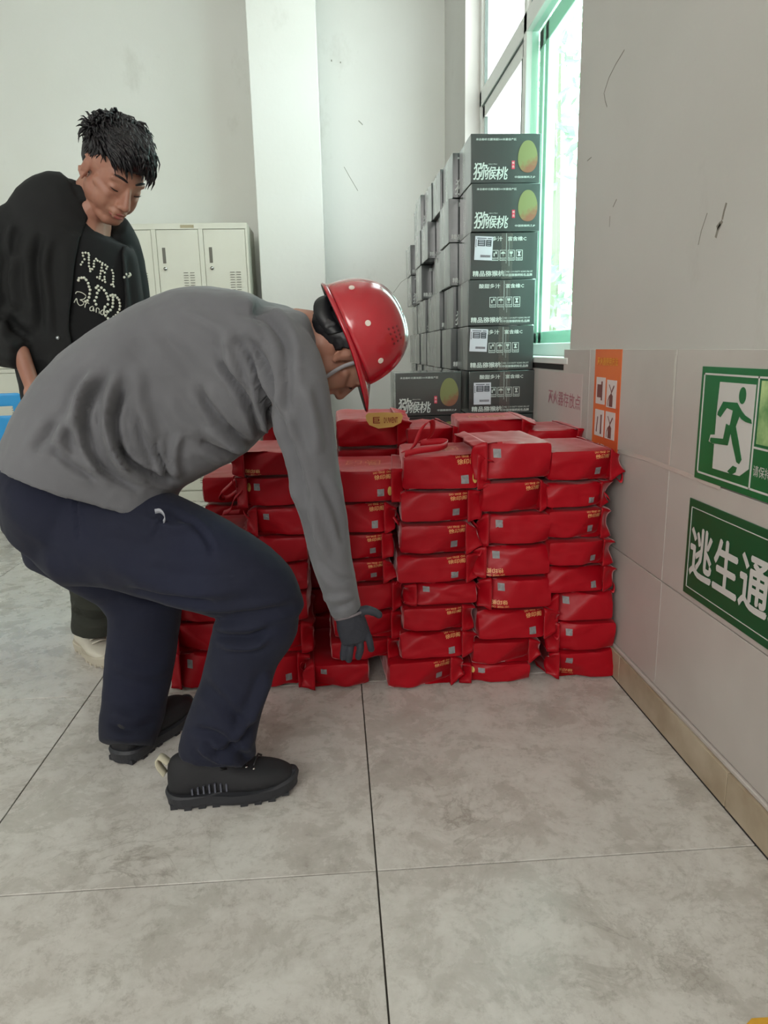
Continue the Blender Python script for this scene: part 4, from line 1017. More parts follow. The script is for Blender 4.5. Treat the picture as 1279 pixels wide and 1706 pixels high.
# --- trousers
hips = loft([(182, 742, .45, 70, .10), (154, 790, .45, 108, .135), (126, 842, .445, 126, .165), (104, 874, .44, 108, .17)], 36, 4, .6, 2.2)
thR = loft([(116, 880, .37, 96, .09), (190, 886, .345, 94, .095), (260, 908, .32, 90, .095), (330, 935, .30, 84, .095), (390, 960, .285, 75, .09), (436, 984, .285, 64, .082), (458, 1003, .29, 50, .07)], 30, 4, .9, 2.1)
shR = loft([(450, 975, .29, 42, .070), (432, 1030, .288, 66, .078), (408, 1085, .285, 60, .074), (392, 1140, .28, 57, .07), (376, 1190, .275, 58, .07), (365, 1225, .27, 60, .066), (362, 1246, .27, 63, .062), (361, 1256, .27, 63, .060)], 30, 4, .1, 2.1)
thL = loft([(110, 862, .54, 100, .10), (170, 905, .57, 92, .10), (222, 955, .60, 78, .09), (244, 1000, .60, 66, .085)], 28, 4, .8)
shL = loft([(244, 985, .60, 60, .085), (240, 1050, .58, 57, .08), (232, 1110, .56, 55, .075), (224, 1170, .54, 52, .072), (217, 1205, .50, 50, .070), (211, 1238, .47, 44, .070)], 28, 4, .1, 2.1)
trs = fuse([hips, thR, shR, thL, shL], .0065, 4, 'navy_trousers')
folds(trs, [
 ([(130, 800), (128, 850), (132, 900)], 3, -.004), ([(300, 1020), (370, 1030), (440, 1020), (490, 1010)], 7, -.008), ([(360, 1058), (410, 1062), (450, 1050)], 6, -.014), ([(370, 1078), (415, 1078), (440, 1070)], 5, .008),
 ([(280, 850), (330, 880), (348, 905), (352, 925)], 5, -.006), ([(180, 940), (260, 970), (350, 985), (430, 975)], 12, .006), ([(200, 985), (280, 1000), (360, 1005)], 7, -.008), ([(150, 890), (250, 910), (350, 905)], 14, -.004),
 ([(330, 1130), (370, 1170), (400, 1200), (420, 1215)], 9, -.007), ([(450, 1120), (430, 1170), (400, 1225)], 8, .009), ([(320, 1215), (360, 1225), (400, 1255), (420, 1270)], 7, -.009), ([(330, 1240), (355, 1262), (400, 1272)], 6, .008), ([(425, 1205), (390, 1245), (350, 1260)], 6, -.008),
 ([(190, 1100), (230, 1120), (280, 1120)], 10, .005), ([(180, 1200), (215, 1215), (260, 1205)], 8, -.007), ([(250, 905), (262, 880), (276, 862)], 3, -.005), ([(240, 860), (290, 880), (330, 870)], 6, .004)])
ripple(trs, .0022, 12, 9)
tr = own('navy_trousers', trs, M_navy, root)
bl = MB()   # belt loops, belt tab showing at the gap under the hem
pt = lambda x, y, Y: at(x, y, Y)
V, Fc = ribbon([pt(258, 852, .243), pt(268, 850, .240), pt(276, 862, .238), pt(272, 870, .240)], .010, (0, -.2, 1)); bl.add(V, Fc)
own('waist_label', bl.mesh('waist_label', True), mat('grey_label', rgb(150, 152, 160), .5), root)
# --- boots
def boot(heel, toe, H=.105, wide=.052, pitch=0.0, lift=0.0):
    """heel, toe: ground points (Vector, z = 0)"""
    a = Vector(heel); b = Vector(toe); L = (b - a).length; d = (b - a).normalized(); s = Vector((0, 0, 1)).cross(d)
    Mx = Matrix((d, s, Vector((0, 0, 1)))).transposed().to_4x4(); Mx = Matrix.Translation(a + Vector((0, 0, lift))) @ Mx @ Matrix.Rotation(pitch, 4, 'Y')
    def outline(t): # half width along the length
        w = .86 + .14 * math.sin(max(0, min(1, (t - .35) / .5)) * math.pi) - .05 * math.sin(max(0, min(1, (t - .2) / .3)) * math.pi)
        if t > .70: w *= math.sqrt(max(0, 1 - ((t - .70) / .30) ** 2.3))
        if t < .16: w *= math.sqrt(max(0, 1 - ((.16 - t) / .16) ** 2.3))
        return wide * w
    V = []; Fc = []; n = 30; lay = [(0.004, .94), (.012, 1.02), (.030, 1.05), (.038, 1.0)]
    ts = [(1 - math.cos(math.pi * i / n)) / 2 for i in range(n + 1)]
    for z, k in lay:
        for side in (1, -1):
            for i in range(n + 1):
                t = ts[i] if side == 1 else ts[n - i]
                V.append(Vector((t * L + (.004 if k > 1.03 else 0) * (2 * t - 1), side * outline(t) * k, z + .014 * max(0, (t - .8) / .2) ** 1.5 - .008 * (k == 1.0) * math.sin(t * math.pi))))
    m = 2 * (n + 1)
    for l in range(len(lay) - 1):
        for i in range(m): Fc.append((l * m + i, l * m + (i + 1) % m, (l + 1) * m + (i + 1) % m, (l + 1) * m + i))
    Fc.append(tuple(range(m))[::-1]); Fc.append(tuple((len(lay) - 1) * m + i for i in range(m)))
    mb = MB(); mb.add(V, Fc)
    for i in range(9):   # lugs
        t = .06 + i * .105
        if .40 < t < .5: continue
        w = outline(t); mb.box(t * L - .008, t * L + .008, -w * .98, w * .98, 0.0 + .012 * max(0, (t - .8) / .2) ** 1.5, .012)
    sole = mesh_of('sole', xf(mb.v, Mx), mb.f)
    R_ = []
    for t, zt in ((.012, .8), (.05, 1.0), (.14, 1.08), (.26, 1.08), (.36, 1.02), (.46, .90), (.57, .78), (.68, .70), (.79, .66), (.88, .60), (.95, .50), (.985, .38)): R_.append((t * L, outline(t) * .985, .020, zt * H))
    V = []; Fc = []; n = 22
    for x, hw, z0, zt in R_:
        for j in range(n):
            th = 2 * math.pi * j / n; c, q = math.cos(th), math.sin(th)
            yy = hw * math.copysign(abs(c) ** .7, c); zz = (z0 + zt) / 2 + (zt - z0) / 2 * math.copysign(abs(q) ** .8, q)
            yy *= 1 - .45 * max(0, (zz - .045) / .08) ** 1.1; V.append(Vector((x, yy, zz)))
    for i in range(len(R_) - 1):
        for j in range(n): Fc.append((i * n + j, i * n + (j + 1) % n, (i + 1) * n + (j + 1) % n, (i + 1) * n + j))
    Fc.append(tuple(range(n))[::-1]); Fc.append(tuple((len(R_) - 1) * n + j for j in range(n)))
    up = evaluated(mesh_of('u', xf(V, Mx), Fc, True), [('SUBSURF', dict(levels=2, render_levels=2))]); up.shade_smooth(); up.name = 'upper'
    return Mx, sole, up, L
def build_boot(name, heel, toe, extras=True, lift=0, pitch=0, **k):
    Mx, sole, up, L = boot(heel, toe, lift=lift, pitch=pitch, **k)
    u = own(name, up, M_boot, root); s = link('sole', sole, M_sole, u)
    if extras:
        st_ = MB()
        for i in range(7):
            x = .060 + i * .0125; st_.add(xf(MB().box(x, x + .0035, -.0490, -.0440, .040, .062 - .002 * abs(i - 4)).v, Mx), MB().box(0, 1, 0, 1, 0, 1).f)
        link('side_stripe', st_.mesh('side_stripe'), mat('boot_stripe', rgb(84, 86, 98), .6), u)
        ey = MB()
        for i in range(4):
            for sy in (-1, 1):
                ey.add(*[(xf(v, Mx), f) for v, f in [ellip((.150 + i * .016, sy * .030, .098 - i * .0065), (.0036, .0032, .0022), 8)]][0])
        link('eyelet', ey.mesh('eyelet', True), M_mt, u)
        lc = MB()
        for i in range(4):
            z = .103 - i * .0065; x = .150 + i * .016
            lc.add(xf(MB().tube([(x, -.026, z), (x + .004, -.01, z + .006), (x + .010, .012, z + .006), (x + .016, .026, z - .006)], .0026, 6).v, Mx), MB().tube([(0, 0, 0), (1, 0, 0), (2, 0, 0), (3, 0, 0)], .1, 6).f)
        lc.add(xf(MB().tube([(.128, -.02, .098), (.118, -.035, .104), (.128, -.042, .092), (.138, -.034, .088)], .0024, 6).v, Mx), MB().tube([(0, 0, 0), (1, 0, 0), (2, 0, 0), (3, 0, 0)], .1, 6).f)
        link('laces', lc.mesh('laces', True), M_black, u)
        pl = MB(); V, Fc = ribbon([Vector((.010, -.004, .100)), Vector((-.010, -.004, .122)), Vector((-.016, -.004, .100)), Vector((.000, -.004, .072))], .020, (.35, .9, .2), .003); pl.add(xf(V, Mx), Fc)
        link('pull_tab', pl.mesh('pull_tab', True), mat('tab_cream', rgb(196, 190, 168), .7), u)
    return u
build_boot('boot', (-.462, .268, 0), (-.168, .292, 0), H=.112, wide=.054)
build_boot('boot', (-.622, .432, 0), (-.495, .690, 0), extras=False, H=.112, wide=.054)
# --- gloved right hand
def finger(pts, r, n=10): 
    P3 = [at(x, y, Y) for x, y, Y in pts]; mb = MB(); c = catmull([list(q) for q in P3], 4)
    k = len(c); R_ = [r[0] + (r[1] - r[0]) * i / (k - 1) for i in range(k)]
    mb.tube([Vector(q) for q in c], R_, n); e = ellip(Vector(c[-1]), (R_[-1] * 1.02,) * 3, 10)
    return [(mb.v, mb.f), e]
gp_ = [loft([(579, 1014, .260, 21, .025), (583, 1030, .260, 24, .023), (588, 1048, .262, 26, .020), (593, 1064, .266, 25, .017)], 22, 4, .5, 2.4)]
gp_ += finger([(577, 1058, .270), (573, 1078, .272), (571, 1095, .280)], (.0085, .0072))
gp_ += finger([(586, 1062, .266), (583, 1084, .266), (581, 1099, .276)], (.0090, .0076))
gp_ += finger([(598, 1060, .264), (600, 1080, .264), (597, 1094, .274)], (.0092, .0078))
gp_ += finger([(608, 1050, .264), (615, 1066, .262), (618, 1081, .270)], (.0092, .0078))
gp_ += finger([(596, 1022, .258), (609, 1016, .252), (622, 1019, .248), (631, 1024, .246)], (.0115, .0085))
gl = fuse(gp_, .0024, 3, 'glove'); ripple(gl, .0008, 60, 2)
g_ = own('glove', gl, M_glove, root)
cf = MB(); c0 = [at(581 + 23 * math.cos(t), 1024 - 7 * math.cos(t) + 4 * math.sin(t), .260 - .027 * math.sin(t)) for t in [2 * math.pi * k / 20 for k in range(21)]]
cf.tube(c0, .0032, 6); link('cuff_band', cf.mesh('cuff_band', True), mat('glove_band', rgb(112, 104, 108), .7), g_)
gp2 = [loft([(553, 955, .665, 17, .024), (560, 975, .668, 18, .02), (566, 995, .672, 17, .016)], 18, 3, .5)]
for dx in (-10, -3, 4, 11): gp2 += finger([(563 + dx, 992, .672), (565 + dx, 1008, .676), (566 + dx, 1020, .686)], (.0088, .0075))
gp2 += finger([(570, 972, .66), (580, 984, .662), (584, 996, .668)], (.010, .008))
own('glove', fuse(gp2, .003, 3, 'glove'), M_glove, root)
# --- head
HC = at(574, 591, .41)
fwd = RIGHT * .14 - UP * .86 + FWD * .42
crown = RIGHT * .93 + UP * .36
HM = frame(fwd, crown, HC, .86)
hp = [(xf(v, HM), f) for v, f in head_parts() + ear_parts(-1) + ear_parts(1)]
neckb = HM @ Vector((-.035, 0, -.05))
c1 = at(505, 572, .42)
hp.append(capsule(neckb, c1, .056, .064, 18)); hp.append(capsule(HM @ Vector((-.05, 0, -.02)), at(495, 560, .42), .050, .06, 18))
# the body inside the clothes, one continuous figure with the head
def bl3(a, b, r0, r1): return capsule(a, b, r0, r1, 16)
q = at
hp += [bl3(q(500, 578, .42), q(430, 600, .43), .075, .12), bl3(q(430, 600, .43), q(300, 655, .44), .115, .115), bl3(q(300, 655, .44), q(165, 790, .45), .115, .095),
       bl3(q(455, 590, .33), q(520, 760, .26), .045, .038), bl3(q(520, 760, .26), q(572, 1005, .262), .036, .022), bl3(q(480, 600, .56), q(528, 800, .65), .045, .036), bl3(q(528, 800, .65), q(553, 965, .665), .034, .022),
       bl3(q(140, 862, .40), q(440, 985, .29), .07, .052), bl3(q(440, 985, .29), q(362, 1225, .275), .05, .034), bl3(q(130, 866, .52), q(235, 990, .60), .07, .052), bl3(q(235, 990, .60), q(219, 1195, .53), .05, .034)]
body = fuse(hp, .0034, 4, 'body')
bd = own('body', body, M_skin, root)
# hair below the helmet
M_capm = M_hair
hr = [(xf(v, HM), f) for v, f in [ellip((-.034, 0, .02), (.088, .079, .075), 28), ellip((-.062, 0, -.014), (.056, .066, .062), 24), ellip((-.080, 0, -.024), (.046, .064, .056), 20)]]
hrm = fuse(hr, .004, 1, 'hair')
co = coords(hrm); Mi = np.array(HM.inverted()); lo_ = co @ Mi[:3, :3].T + Mi[:3, 3]
killm = ((lo_[:, 0] > .020) & (lo_[:, 2] < .045)) | ((np.abs(lo_[:, 1]) > .05) & (lo_[:, 2] < .012) & (lo_[:, 0] > -.030)) | (lo_[:, 2] < -.072) 
cut(hrm, lambda x, y, c: killm)
hrm = evaluated(hrm, [('SOLIDIFY', dict(thickness=.004, offset=-1))]); ripple(hrm, .0016, 90, 1); own('hair', hrm, M_hair, root)
# face details
def facebits(HMx, par, closed=True, who='a'):
    lp = MB()
    for s in (-1, 1):
        eb = MB(); ls = MB()
        pts = [(.087 - .002 * k - .0075 * (k / 4) ** 2, s * (.012 + .0085 * k), .030 + (.0055 * math.sin(k / 4 * 2.2))) for k in range(5)]
        eb.tube([HMx @ Vector(p_) for p_ in pts], [.002, .0032, .0034, .0028, .0012], 8)
        pts = [(.0815 - .0095 * (abs(k - 3) / 4) ** 2 , s * (.017 + .0048 * k), -.004 - .0018 * math.sin(k / 6 * math.pi) + .0008 * k) for k in range(7)]
        ls.tube([HMx @ Vector(p_) for p_ in pts], [.0006, .0011, .0014, .0015, .0015, .0013, .0006], 6)
        own('eyebrow', eb.mesh('eyebrow', True), M_hair, par); own('eyelash', ls.mesh('eyelash', True), M_hair, par)
    for sgn, z, r in ((1, -.0600, .0042), (-1, -.0705, .0050)):
        pts = [(.0930 - .014 * (k / 4) ** 2 - (.0015 if sgn < 0 else 0), .0235 * k / 4, z + (.0012 if sgn > 0 else .0026) * -(1 - abs(k) / 4) * (-sgn) * .6 - (sgn * .003) * (abs(k) / 4)) for k in range(-4, 5)]
        lp.tube([HMx @ Vector(p_) for p_ in pts], [.0010, r * .6, r * .85, r, r * .95, r, r * .85, r * .6, .0010], 8)
    own('lips', lp.mesh('lips', True), M_lip, par)
facebits(HM, root)
# face mask pulled under the chin
mm = loft3([list(HM @ Vector((.030, 0, -.104))) + [.054, .014], list(HM @ Vector((.056, 0, -.116))) + [.048, .016], list(HM @ Vector((.082, 0, -.104))) + [.036, .014], list(HM @ Vector((.095, 0, -.086))) + [.02, .010]], 18, 3, .3)
own('face_mask', fuse([mm], .004, 2, 'face_mask'), mat('mask_blue', rgb(120, 128, 150), .7), root)
# --- helmet
# rim plane through the photographed edge (545,480)-(615,655); dome towards the crown
hl = empty('helmet'); hl.parent = root
rimA = at(543, 478, .42); rimB = at(612, 640, .42); rc = (rimA + rimB) / 2
rx = (rimB - rimA).normalized(); rz = (crown - rx * crown.dot(rx)).normalized(); ry = rz.cross(rx)
HX = Matrix((rx, ry, rz)).transposed().to_4x4(); HX = Matrix.Translation(rc) @ HX
a_ = (rimB - rimA).length / 2 * 1.03; b_w = .108; hgt = .130
V = []; Fc = []; nr, nc = 18, 48
for i in range(nr + 1):
    ph = (math.pi / 2) * i / nr
    for j in range(nc):
        th = 2 * math.pi * j / nc; cx, sx = math.cos(th), math.sin(th)
        rr = math.cos(ph) ** .80
        x = a_ * rr * cx; y = b_w * rr * sx; z = hgt * math.sin(ph) ** .92
        ridge = .0045 * math.exp(-(y / .010) ** 2) * (1 if i > 3 else 0) * math.sin(ph)
        V.append(Vector((x, y, z + ridge)))
for i in range(nr):
    for j in range(nc): Fc.append((i * nc + j, i * nc + (j + 1) % nc, (i + 1) * nc + (j + 1) % nc, (i + 1) * nc + j))
rim = []
me = mesh_of('shell', xf(V, HX), Fc, True); me = evaluated(me, [('SOLIDIFY', dict(thickness=.003, offset=-1))]); me.shade_smooth(); me.name = 'shell'
sh_ = own('helmet_shell', me, M_helmet, root); bpy.data.objects.remove(hl)
V = []; Fc = []     # brim: narrow all round, long over the brow
for j in range(nc):
    th = 2 * math.pi * j / nc; cx, sx = math.cos(th), math.sin(th)
    e = .008 + .046 * max(0, cx) ** 2.2; dz = -.004 - .020 * max(0, cx) ** 2
    V += [Vector((a_ * cx * .985, b_w * sx * .985, .006)), Vector(((a_ + e) * cx, (b_w + e * .6) * sx, dz)), Vector(((a_ + e - .001) * cx, (b_w + e * .6 - .001) * sx, dz - .004)), Vector((a_ * cx * .97, b_w * sx * .97, -.002))]
for j in range(nc):
    k = (j + 1) % nc
    for q_ in range(4): Fc.append((4 * j + q_, 4 * k + q_, 4 * k + (q_ + 1) % 4, 4 * j + (q_ + 1) % 4))
link('brim', mesh_of('brim', xf(V, HX), Fc, True), M_helmet, sh_)
V = []; Fc = []     # dark lining under the visor and round the inside
for j in range(nc):
    th = 2 * math.pi * j / nc; cx, sx = math.cos(th), math.sin(th); e = .005 + .045 * max(0, cx) ** 2.2; dz = -.0085 - .020 * max(0, cx) ** 2
    V += [Vector(((a_ + e) * cx, (b_w + e * .6) * sx, dz + .0025)), Vector(((a_ + e) * cx, (b_w + e * .6) * sx, dz)), Vector((a_ * cx * .93, b_w * sx * .93, -.008)), Vector((a_ * cx * .93, b_w * sx * .93, .02))]
for j in range(nc):
    k = (j + 1) % nc
    for q_ in range(3): Fc.append((4 * j + q_, 4 * k + q_, 4 * k + q_ + 1, 4 * j + q_ + 1))
link('lining', mesh_of('lining', xf(V, HX), Fc, True), M_black, sh_)
st_ = MB()
def shell_pt(th, ph):
    rr = math.cos(ph) ** .80; return Vector((a_ * rr * math.cos(th), b_w * rr * math.sin(th), hgt * math.sin(ph) ** .92))
def shell_dot(mb, th, ph, r, lift=.0015):
    c = shell_pt(th, ph); n_ = Vector((c.x / a_ ** 2, c.y / b_w ** 2, c.z / hgt ** 2)).normalized(); u_ = n_.orthogonal().normalized(); w_ = n_.cross(u_)
    mb.poly(xf([c + u_ * r * math.cos(t * math.pi / 8) + w_ * r * math.sin(t * math.pi / 8) - n_ * .001 for t in range(16)], HX), (HX.to_3x3() @ n_), lift + .001)
for th, ph in ((-2.45, .33), (-1.63, .33), (-.85, .30), (2.4, .33), (1.5, .33), (.8, .3)): shell_dot(st_, th, ph, .0062)
link('white_rivet', st_.mesh('white_rivet'), mat('rivet_white', rgb(222, 210, 200), .5), sh_)
vt = MB()
for i in range(3):
    for j in range(4): shell_dot(vt, -1.35 + .12 * j + .03 * i, .66 + .11 * i, .0025, .0006)
link('vent_hole', vt.mesh('vent_hole'), mat('vent_dark', rgb(110, 8, 22), .4), sh_)
V = [Vector((0, 0, .022))] + [Vector((a_ * .95 * math.cos(2 * math.pi * j / 32), b_w * .95 * math.sin(2 * math.pi * j / 32), .012)) for j in range(32)]
link('light_blocker', mesh_of('light_blocker', xf(V, HX), [(0, 1 + j, 1 + (j + 1) % 32) for j in range(32)]), M_black, sh_)  # dark disk added inside the shell so no light shows through
V, Fc = ribbon([HX @ Vector(p_) for p_ in ((-a_ * .80, .0, .010), (-a_ * .80, -.03, -.008), (-a_ * .72, -.055, -.024), (-a_ * .50, -.072, -.034), (-a_ * .12, -.080, -.022))], .036, HX.to_3x3() @ Vector((.2, 0, 1)), .003)
link('harness_band', mesh_of('harness_band', V, Fc, True), M_black, sh_)
V, Fc = ribbon([HM @ Vector(p_) for p_ in ((.004, -.080, .03), (.008, -.0775, -.012), (.022, -.0735, -.046), (.036, -.066, -.072), (.044, -.050, -.100))], .008, HM.to_3x3() @ Vector((1, 0, .4)), .002)
link('chin_strap', mesh_of('chin_strap', V, Fc, True), mat('strap_grey', rgb(150, 146, 150), .7), sh_)
# ================================================================== the young man standing behind
root2 = empty('person', (-.85, 1.12, 0))
tag(root2, 'young man with short dark hair in a black jacket looking down, hand in pocket', 'person')
M_jk = mat('black_jacket_cloth', rgb(9, 11, 12), .85, col2=rgb(12, 14, 16), nscale=4, bump=.2, bscale=350, bdist=.0008)
M_tee = mat('black_cotton_tee', rgb(8, 10, 13), .9, bump=.2, bscale=400, bdist=.0006); M_olive = mat('dark_olive_trousers', rgb(46, 48, 40), .9, col2=rgb(38, 40, 34), nscale=6, bump=.2, bscale=350, bdist=.0008)
M_pearl = mat('white_pearl', rgb(214, 216, 200), .25, coat=.6); M_snap = mat('snap_metal', rgb(170, 176, 178), .3, .6)
M_lea = mat('black_leather_sleeve', rgb(20, 22, 25), .42, bump=.25, bscale=30, bdist=.004)
M_shoe = mat('cream_shoe', rgb(196, 190, 176), .6); M_shs = mat('shoe_sole_cream', rgb(182, 174, 158), .7)
Y2 = 1.06
tT = loft([(152, 336, 1.04, 34, .060), (134, 352, 1.05, 66, .085), (122, 385, 1.06, 88, .105), (122, 440, 1.06, 98, .118), (130, 520, 1.06, 98, .118), (138, 600, 1.06, 88, .112), (142, 680, 1.07, 80, .11), (144, 730, 1.08, 80, .11)], 40, 4, .1, 2.2)
tee = fuse([tT], .006, 3, 'tee_shirt'); ripple(tee, .0015, 12, 5)
tee_o = own('tee_shirt', tee, M_tee, root2)
jT = loft([(146, 338, 1.045, 42, .072), (128, 352, 1.05, 78, .098), (114, 385, 1.06, 98, .118), (116, 440, 1.06, 109, .130), (126, 520, 1.06, 110, .130), (134, 600, 1.06, 100, .124), (138, 680, 1.07, 90, .120), (141, 726, 1.08, 92, .120)], 40, 4, .06, 2.3)
jR = loft([(66, 366, 1.03, 40, .075), (34, 392, 1.01, 50, .078), (12, 440, .99, 48, .075), (-4, 500, .98, 46, .072), (-6, 545, .97, 44, .066), (6, 574, .94, 38, .056), (24, 586, .915, 29, .048), (36, 592, .90, 25, .042)], 28, 4, .1)
jL = loft([(186, 380, 1.12, 30, .07), (208, 420, 1.17, 28, .065), (222, 480, 1.20, 25, .06), (228, 550, 1.21, 24, .055), (228, 620, 1.2, 22, .05)], 24, 4, .3)
jc = loft([(140, 352, 1.05, 44, .078), (137, 334, 1.055, 33, .064), (136, 324, 1.06, 29, .060)], 28, 3, .0)
jk = fuse([jT, jR, jL, jc], .006, 3, 'jacket')
folds(jk, [([(70, 385), (60, 440), (66, 500), (70, 560)], 8, -.014), ([(30, 420), (20, 470), (34, 520)], 8, .010), ([(0, 520), (25, 545), (48, 560)], 7, -.010), ([(90, 400), (86, 470), (96, 560)], 12, -.006), ([(60, 600), (80, 640), (110, 700)], 10, -.007),
           ([(212, 420), (218, 470), (224, 530)], 5, -.006), ([(24, 372), (14, 400), (18, 430)], 6, .008), ([(190, 520), (204, 560), (230, 590)], 8, -.008), ([(20, 500), (5, 560), (30, 580)], 7, .008)])
ripple(jk, .0022, 10, 8)
opn = [(150, 322), (160, 345), (148, 365), (135, 395), (126, 440), (121, 490), (116, 540), (124, 600), (150, 700), (175, 720), (205, 700), (210, 640), (204, 560), (208, 500), (206, 440), (202, 405), (194, 380), (190, 350), (185, 330)]
def tst(x, y, co):
    d = (co - np.array(CAM)) @ np.array(FWD); return inpoly(x, y, opn) & (co[:, 1] < 1.045 + 0 * x)
cut(jk, tst)
# collar: open the top round the neck
def tst2(x, y, co):
    c = np.array(at(140, 330, 1.055)); return (np.hypot(co[:, 0] - c[0], co[:, 1] - c[1]) < .052) & (co[:, 2] > at(138, 344, 1.055).z)
cut(jk, tst2)
smooth_rim(jk, 14)
jk = evaluated(jk, [('SOLIDIFY', dict(thickness=.005, offset=-1))]); jk.shade_smooth(); jk.name = 'jacket'
jo = own('jacket', jk, M_jk, root2)
# leather patch on the outer right sleeve is the same cut with a shinier face
sn = MB()
def hitmesh(me):
    return bvhtree.BVHTree.FromPolygons([v.co for v in me.vertices], [tuple(p_.vertices) for p_ in me.polygons])
bj = hitmesh(jk); bt = hitmesh(tee)
def surf(px, py, tree, fallback=1.0):
    h = tree.ray_cast(CAM, ray(px, py).normalized()); return h[0] if h[0] else at(px, py, fallback)
for x, y in ((96, 563), (77, 630), (72, 647), (148, 377)): sn.ball(surf(x, y, bj), (.0055, .004, .0055), 10)
sn = link('snap_button', sn.mesh('snap_button', True), M_snap); sn.parent = jo
em = MB()
for x, y in ((204, 458), (207, 462), (210, 457), (213, 461), (216, 456), (215, 460), (217, 458)): em.ball(surf(x, y, bj, 1.0), (.004, .003, .004), 6)
em = link('embroidery', em.mesh('embroidery', True), M_pearl); em.parent = jo
Zc = 8.527
def cp(x, y): return (110 + x / Zc, 380 + y / Zc)
pearls = [(240,355),(280,352),(320,360),(245,395),(265,445),(235,485),(215,520),(330,385),(325,420),(328,455),(328,500),(330,545),(345,580),(347,615),(375,585),(398,550),(398,510),(405,470),(430,440),(450,465),
 (485,480),(520,500),(560,525),(590,550),(575,580),(515,525),(508,565),(498,610),(492,650),(485,690),(525,610),(553,635),(445,700),(480,720),(520,745),(560,768),(550,730),(548,695),
 (655,600),(670,640),(675,685),(672,725),(672,765),(668,800),(645,805),(680,830)]
pearls2 = [(180,745),(190,715),(225,708),(260,708),(290,738),(318,785),(330,835),(345,880),(340,935),(330,985),(310,1030),(280,1045),
 (430,850),(455,825),(505,850),(545,885),(575,930),(592,975),(603,1015),(595,1085),(555,1120),(470,885),(445,925),(435,985),(410,1035),(430,1085),
 (635,960),(665,950),(700,958),(670,985),(670,1025),(668,1070),(663,1120),(730,990),(755,1020),(765,1065),(770,1110),(762,1155),(740,1200),(712,1240),(680,1265),(640,1305),(600,1285),(565,1245),(600,1190),(635,1165)]
pm = MB()
for L_, r in ((pearls, .0033), (pearls2, .0042)):
    for x, y in L_: pm.ball(surf(*cp(x, y), bt) + Vector((0, -.002, 0)), r, 8)
ob = own('pearl_lettering', pm.mesh('pearl_lettering', True), M_pearl, root2); tag(ob, 'white pearl beads forming letters', kind='stuff'); 
sm = MB()
for pl in ([(135,935),(160,905),(230,920),(285,965),(255,1010),(200,1020),(240,1040),(250,1080),(200,1100),(165,1060),(150,1000),(115,1060)], [(270,1130),(280,1080),(310,1060),(330,1078)],
           [(385,1110),(345,1130),(345,1170),(380,1170),(392,1120),(398,1185)], [(430,1200),(435,1140),(470,1150),(475,1215)], [(535,1160),(500,1180),(495,1215),(530,1225),(545,1110),(545,1240)], [(592,1170),(560,1190),(590,1215),(570,1240)]):
    c = catmull(pl, 4); sm.tube([surf(*cp(a, b_), bt) + Vector((0, -.0012, 0)) for a, b_ in c], .0014, 6)
own('script_lettering', sm.mesh('script_lettering', True), M_pearl, root2)
# trousers and shoes
l1 = loft([(112, 700, 1.06, 60, .11), (116, 780, 1.07, 58, .105), (130, 880, 1.09, 48, .09), (154, 960, 1.11, 39, .08), (160, 1010, 1.12, 38, .08), (160, 1040, 1.125, 39, .084), (160, 1050, 1.125, 37, .08)], 26, 4, .15)
l2 = loft([(176, 700, 1.12, 56, .11), (190, 780, 1.15, 52, .1), (215, 880, 1.2, 44, .09), (228, 960, 1.25, 36, .075), (232, 1030, 1.28, 35, .078)], 26, 4, .15)
hp2 = loft([(142, 690, 1.08, 80, .11), (142, 740, 1.08, 86, .12)], 30, 3, .3)
ol = fuse([l1, l2, hp2], .0065, 3, 'olive_trousers')
folds(ol, [([(124, 1000), (150, 1015), (190, 1012)], 5, .010), ([(124, 1022), (150, 1035), (190, 1030)], 5, -.010), ([(128, 1008), (124, 1014), (130, 1020)], 4, .010), ([(135, 980), (160, 1000), (185, 990)], 5, -.006)])
ripple(ol, .003, 14, 2); own('olive_trousers', ol, M_olive, root2)
for hx, hy, tx, ty in ((-.972, 1.215, -.80, 1.00), (-.66, 1.36, -.50, 1.16)):
    Mx, sole, up, L = boot((hx, hy, 0), (tx, ty, 0), H=.085, wide=.046)
    u = own('shoe', up, M_shoe, root2); link('sole', sole, M_shs, u)
    bn = MB(); 
    for k in range(4): bn.add(xf(MB().tube([(.125 + k * .018, -.026, .088 - k * .007), (.128 + k * .018, 0, .096 - k * .008), (.125 + k * .018, .026, .088 - k * .007)], .003, 6).v, Mx), MB().tube([(0, 0, 0), (1, 0, 0), (2, 0, 0)], .1, 6).f)
    link('laces', bn.mesh('laces', True), M_shoe, u)
